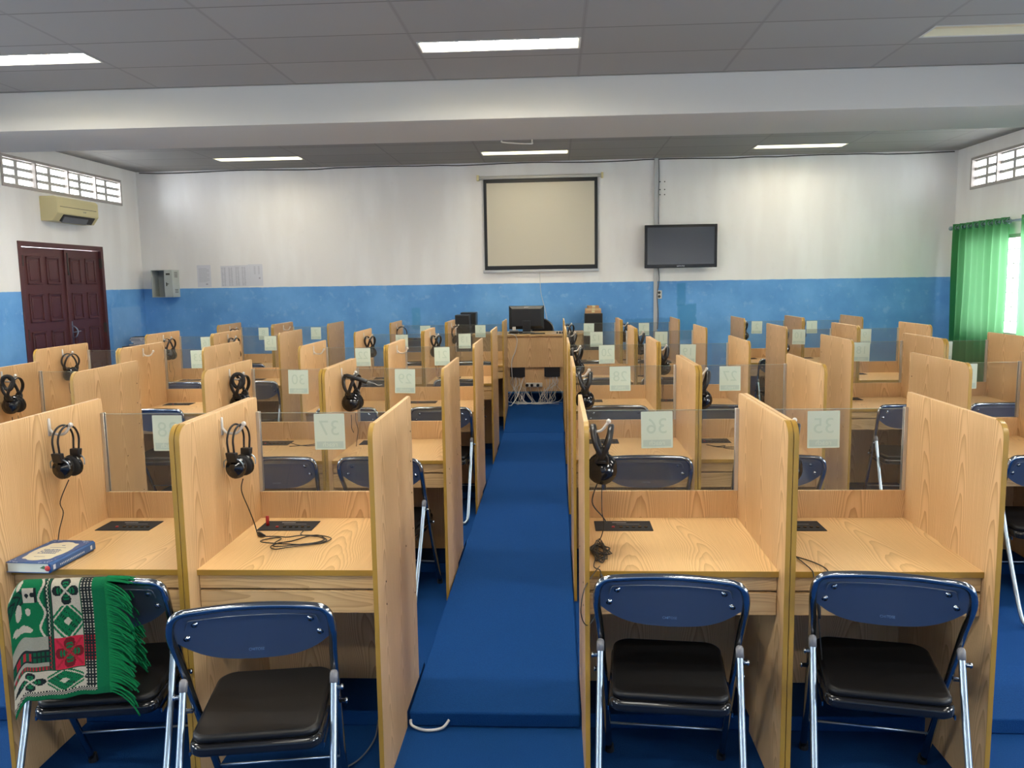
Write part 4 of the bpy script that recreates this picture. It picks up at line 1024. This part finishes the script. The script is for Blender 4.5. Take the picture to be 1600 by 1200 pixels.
MB().lathe([(0.004, -0.03), (0.018, -0.024), (0.028, -0.008), (0.028, 0.008), (0.018, 0.024), (0.004, 0.03)], 14, Matrix.Translation((0, 1.745, 0)) @ Matrix.Rotation(PI/2, 4, 'X')).build('finial', m_steel, rd, smooth=True)
mb = MB()
for yy in (-1.6, 0.27, 1.68): mb.box(0, 0.10, yy-0.008, yy+0.008, -0.012, 0.012)
mb.build('wall_bracket', m_steel, rd)

# ------------------------------------------------------------------ teacher's desk and what stands on it
PZ = 0.20
td = tag(empty('teacher_desk', (-0.30, 10.20, PZ)), 'wooden teacher desk at the end of the central aisle', 'desk')
hT = 1.055-PZ
MB().box(-0.43, 0.455, -0.05, 0.62, hT-0.022, hT).build('desktop', m_wood_d, td, 0.003)
MB().box(-0.43, 0.455, -0.053, -0.050, hT-0.022, hT).build('edge_band', m_wood_h, td)
MB().box(-0.42, 0.445, -0.03, -0.012, 0.445, hT-0.022).build('upper_front_panel', m_wood_b, td, 0.001)
MB().box(-0.40, 0.425, 0.0, 0.016, 0.14, 0.45).build('lower_front_panel', m_wood_b, td, 0.001)
for s, x in ((-1, -0.42), (1, 0.427)): MB().box(x, x+0.018, 0.0, 0.60, 0.0, hT-0.022).build('side_panel', m_wood_p, td)
for x0, x1, xs_ in ((-0.75, -0.431, -0.745), (0.457, 0.66, 0.637)):
    MB().box(x0, x1, 0.05, 0.62, hT-0.020, hT+0.002).build('wing_top', m_wood_d, td, 0.002)
    MB().box(x0+0.01, x1-0.004, 0.08, 0.095, 0.25, hT-0.02).build('wing_front', m_wood_b, td)
    MB().box(xs_, xs_+0.018, 0.08, 0.60, 0.0, hT-0.02).build('wing_side', m_wood_p, td)
def ad(x, y, z): return (x, y, z)
for i, (x0, x1) in enumerate(((-0.57, -0.385), (-0.145, 0.05))):
    o = tag(empty('cable_box', ((x0+x1)/2, 10.20, PZ+0.325)), 'black cable outlet box on the desk front, %s of the two' % ('left' if i == 0 else 'right'), 'cable box', 'cable boxes on the desk front')
    w2 = (x1-x0)/2; MB().box(-w2, w2, -0.025, 0.0, 0, 0.145).build('cover', m_black, o, 0.003)
    MB().box(-w2*0.8, w2*0.8, -0.02, -0.004, -0.006, 0.0).build('cable_slot', m_dark, o)
# power strip
pw = tag(empty('power_strip', (-0.27, 10.19, PZ+0.20)), 'white power strip with black plugs on the lower desk front', 'power strip')
MB().box(-0.105, 0.10, -0.03, 0.008, 0, 0.05).build('body', m_white, pw, 0.005)
mb = MB()
for x in (-0.09, -0.03, 0.045): mb.lathe([(0.02, 0), (0.02, 0.03), (0.012, 0.045)], 10, Matrix.Translation((x, -0.028, 0.025)) @ Matrix.Rotation(PI/2, 4, 'X'))
mb.build('plug', m_black, pw)
# tangle of white network cables
rk = random.Random(9)
for i, xc in enumerate((-0.475, -0.05)):
    mb = MB()
    for k_ in range(7):
        x = xc+rk.uniform(-0.07, 0.07); x2 = xc+rk.uniform(-0.14, 0.14); x3 = -0.27+rk.uniform(-0.2, 0.2)
        pts = [(x, 10.17, PZ+0.324), (x+rk.uniform(-0.03, 0.03), 10.155, PZ+0.25), (x2, 10.13, PZ+0.13), (x2+rk.uniform(-0.05, 0.05), 10.08, PZ+0.03), (x3, 10.03-rk.random()*0.08, PZ+0.008+0.01*rk.random()), (x3+rk.uniform(-0.15, 0.15), 10.0+rk.random()*0.08, PZ+0.008+0.012*rk.random()), (x2, 10.13, PZ+0.012)]
        mb.tube(smooth_path(pts, 5), 0.0024, 5)
    for k_ in range(6):
        xa = xc+rk.uniform(-0.08, 0.08); xb = -0.27+rk.uniform(-0.22, 0.22); hh = PZ+rk.uniform(0.02, 0.12)
        pts = [(xa, 10.17, PZ+0.324), (xa+rk.uniform(-0.02, 0.02), 10.15, PZ+0.2), ((xa*2+xb)/3, 10.10, hh*0.5+PZ*0.5), ((xa+xb*2)/3, 10.06, PZ+0.006), (xb, 10.05, PZ+0.03+rk.random()*0.04), (xb+rk.uniform(-0.12, 0.12), 10.12, PZ+0.16+rk.random()*0.05)]
        mb.tube(smooth_path(pts, 6), 0.0024, 5)
    o = mb.build('cable_bundle', m_cable_w, smooth=True); o['kind'] = 'stuff'
    tag(o, 'tangle of white network cables hanging below the %s black cable box' % ('left' if i == 0 else 'right'), 'cables')
tag(MB().tube(smooth_path([(-0.55, 10.12, 1.062), (-0.50, 10.10, 1.05), (-0.475, 10.125, 0.98), (-0.50, 10.12, 0.85), (-0.545, 10.12, 0.72), (-0.54, 10.12, 0.50)], 6), 0.006, 6).build('white_cable', m_cable_w, smooth=True), 'thick white cable hanging over the teacher desk front edge', 'cable')
tag(MB().tube(smooth_path([(-0.40, 10.14, PZ+0.32), (-0.47, 10.04, PZ+0.12), (-0.54, 9.95, PZ+0.012), (-0.57, 9.90, PZ+0.008)], 6), 0.006, 6).build('white_cable', m_cable_w, smooth=True), 'straight white cable slanting down from the left cable box to the carpet', 'cable')
# monitor seen from behind
mo = tag(empty('monitor', (-0.365, 10.42, 1.055)), 'black computer monitor seen from behind on the teacher desk', 'monitor')
def trap(x0, x1, z0, z1, y0, k_, y1):
    m_ = MB(); m_.add([(x0, y0, z0), (x1, y0, z0), (x1, y0, z1), (x0, y0, z1), (x0+k_, y1, z0+k_), (x1-k_, y1, z0+k_), (x1-k_, y1, z1-k_), (x0+k_, y1, z1-k_)], [(3,2,1,0),(4,5,6,7),(0,1,5,4),(1,2,6,5),(2,3,7,6),(3,0,4,7)]); return m_
MB().box(-0.222, 0.222, 0.0, 0.022, 0.05, 0.345).build('bezel', m_blackg, mo, 0.004)
trap(-0.218, 0.218, 0.055, 0.342, 0.0, 0.035, -0.035).build('back_shell', m_black, mo, 0.003)
text_mesh('acer', 0.034, 'brand_mark', m_white, mo, Matrix.Translation((0.0, -0.0205, 0.3275)) @ Matrix.Rotation(-0.78, 4, 'X') @ TXT)
MB().box(-0.05, 0.05, -0.05, -0.030, 0.02, 0.16).build('stand_neck', m_black, mo, 0.004)
MB().lathe([(0.10, 0), (0.10, 0.008), (0.04, 0.014)], 20, Matrix.Translation((0, -0.03, 0))).build('stand_base', m_black, mo)
# small gear around the monitor
pr = tag(empty('power_adapter', (-0.53, 10.33, 1.055)), 'small grey box with cables left of the monitor stand', 'adapter')
MB().box(-0.05, 0.06, -0.05, 0.05, 0, 0.045).build('body', m_grey, pr, 0.004); MB().box(-0.01, 0.03, -0.02, 0.02, 0.045, 0.085).build('white_label', m_white, pr, 0.003)
mb = MB()
for k_ in range(5): mb.tube(smooth_path([(-0.06+0.02*k_, -0.06, 0.01), (0.0+0.03*k_, -0.09, 0.03), (0.10, -0.08-0.008*k_, 0.014), (0.18, -0.05, 0.008)], 5), 0.005, 6)
mb.build('cord', m_black, pr, smooth=True)
kb = tag(empty('remote_control', (-0.22, 10.22, 1.055), 0.1), 'black remote control on the teacher desk front edge', 'remote')
MB().box(-0.09, 0.09, -0.02, 0.02, 0, 0.014).build('body', m_black, kb, 0.004)
kb2 = MB()
for k_ in range(9): kb2.box(-0.08+0.018*k_, -0.068+0.018*k_, -0.012, 0.012, 0.014, 0.0155)
kb2.build('button', m_grey, kb)
for i, x in enumerate((0.02, 0.055, 0.085)):
    o = tag(empty('microphone_plug', (x, 10.24, 1.056)), 'small black knob-like plug on the desk edge, %s of three' % ('left', 'middle', 'right')[i], 'plug', 'plugs on the teacher desk')
    MB().lathe([(0.011, 0), (0.011, 0.016), (0.006, 0.026)], 10).build('body', m_black, o)
# office chair back behind monitor
oc = tag(empty('office_chair', (-0.10, 10.93, PZ)), 'black teacher chair mostly hidden behind the monitor', 'chair')
MB().prism(rounded([(-0.21, 0.60), (0.06, 0.60), (0.06, 1.0), (-0.21, 1.0)], [0.04, 0.04, 0.12, 0.08], 6), 'y', -0.02, 0.03).build('backrest', m_vinyl, oc, 0.012)
MB().tube(smooth_path([(-0.22, -0.02, 0.62), (-0.22, -0.02, 0.90), (-0.15, -0.02, 1.005), (-0.04, -0.02, 1.005), (0.067, -0.02, 0.90), (0.067, -0.02, 0.62)], 5), 0.009, 8).build('frame', m_chrome, oc, smooth=True)
MB().box(-0.26, 0.11, -0.20, 0.05, 0.42, 0.47).build('seat', m_vinyl, oc, 0.012)
mb = MB()
for x in (-0.24, 0.09):
    for y in (-0.18, 0.03): mb.tube([(x, y, 0), (x, y, 0.42)], 0.01, 8)
mb.build('leg', m_chrome, oc)
# folding chair standing on the platform in front of the wall
fc = copy_tree(chair0, skip=('embossed_mark',)); fc.location = (-1.80, 10.42, PZ); fc.rotation_euler = (0, 0, 0)
tag(fc, 'folding chair on the raised platform by the far wall, seen through booth glass', 'chair', 'folding chairs at the booths')
# loudspeakers
def speaker(loc, w_, d_, h_, label):
    o = tag(empty('loudspeaker', loc), label, 'loudspeaker', 'black loudspeaker cabinets')
    MB().box(-w_/2, w_/2, 0, d_, 0, h_).build('cabinet', m_black, o, 0.006)
    MB().box(-w_/2+0.012, w_/2-0.012, -0.006, 0, 0.03, h_-0.015).build('grille', m_foam, o, 0.003)
    MB().box(-0.03, 0.03, -0.008, -0.006, h_*0.75, h_*0.75+0.02).build('badge', m_grey, o)
    return o
speaker((-1.165, 10.28, PZ), 0.185, 0.22, 1.10, 'front one of the two black loudspeakers left of the teacher desk')
speaker((-1.115, 10.52, PZ), 0.20, 0.22, 1.12, 'rear, taller black loudspeaker left of the teacher desk')
speaker((0.50, 10.86, PZ), 0.235, 0.20, 1.075, 'black loudspeaker right of the teacher desk with brown boxes on top')
m_box1 = mat('brown_carton', (0.46, 0.26, 0.13), 0.7); m_box2 = mat('tan_carton', (0.60, 0.40, 0.22), 0.7)
z = PZ+1.0755
for i, (w_, h_, mt) in enumerate(((0.21, 0.035, m_box1), (0.20, 0.028, m_box2), (0.14, 0.035, m_box1))):
    o = tag(empty('carton', (0.495, 10.95, z), 0.05*i), '%s small brown carton of the stack on the right loudspeaker' % ('bottom', 'middle', 'top')[i], 'box', 'cartons on the loudspeaker')
    MB().box(-w_/2, w_/2, -0.07, 0.07, 0, h_).build('body', mt, o, 0.002); MB().box(-0.02, 0.02, -0.0705, 0.0705, h_*0.3, h_+0.0004).build('tape', m_ac, o); z += h_+0.001
# small dark table with a stack of notebooks by the left corner
tbl = tag(empty('side_table', (-5.44, 10.62, PZ)), 'small dark table in the left corner carrying a stack of notebooks', 'table')
MB().box(-0.20, 0.20, -0.20, 0.20, 0.72, 0.745).build('tabletop', m_dark, tbl, 0.003)
for x in (-0.18, 0.18):
    for y in (-0.18, 0.18): MB().box(x-0.015, x+0.015, y-0.015, y+0.015, 0, 0.72).build('leg', m_dark, tbl)
z = PZ+0.7455; nbn = ('bottom', 'second from bottom', 'middle', 'second from top', 'top')
for i in range(5):
    o = tag(empty('notebook', (-5.50+0.012*((i*3) % 4), 10.62, z), 0.2*((i*5) % 3-1)), '%s notebook of the dark stack on the corner table' % nbn[i], 'notebook', 'notebooks on the corner table')
    MB().box(-0.085, 0.085, -0.11, 0.11, 0, 0.022).build('cover', (m_dark, m_grey, m_pen, m_grey, m_dark)[i], o, 0.002); MB().box(-0.080, 0.0855, -0.1105, 0.108, 0.003, 0.019).build('pages', m_paper, o); z += 0.0225
# white cables on the floor
tag(MB().tube(smooth_path([(-0.575, 2.982, 0.030), (-0.565, 2.965, 0.014), (-0.51, 2.945, 0.008), (-0.45, 2.955, 0.012), (-0.425, 2.982, 0.03)], 8), 0.0055, 8).build('floor_cable', m_cable_w, smooth=True), 'white cable loop sticking out under the near end of the carpeted aisle', 'cable')
tag(MB().tube(smooth_path([(-0.70, 2.975, 0.03), (-0.69, 2.85, 0.02), (-0.73, 2.72, 0.012), (-0.83, 2.66, 0.008), (-0.98, 2.67, 0.008)], 8), 0.0028, 8).build('floor_cable', m_grey, smooth=True), 'thin grey cable curling down under the front desktop by the aisle', 'cable')
for o in list(bpy.data.objects):
    if o.name in ('headphones',) and o.parent is None and 'label' not in o: print('unlabelled', o.name)
bpy.context.view_layer.update()
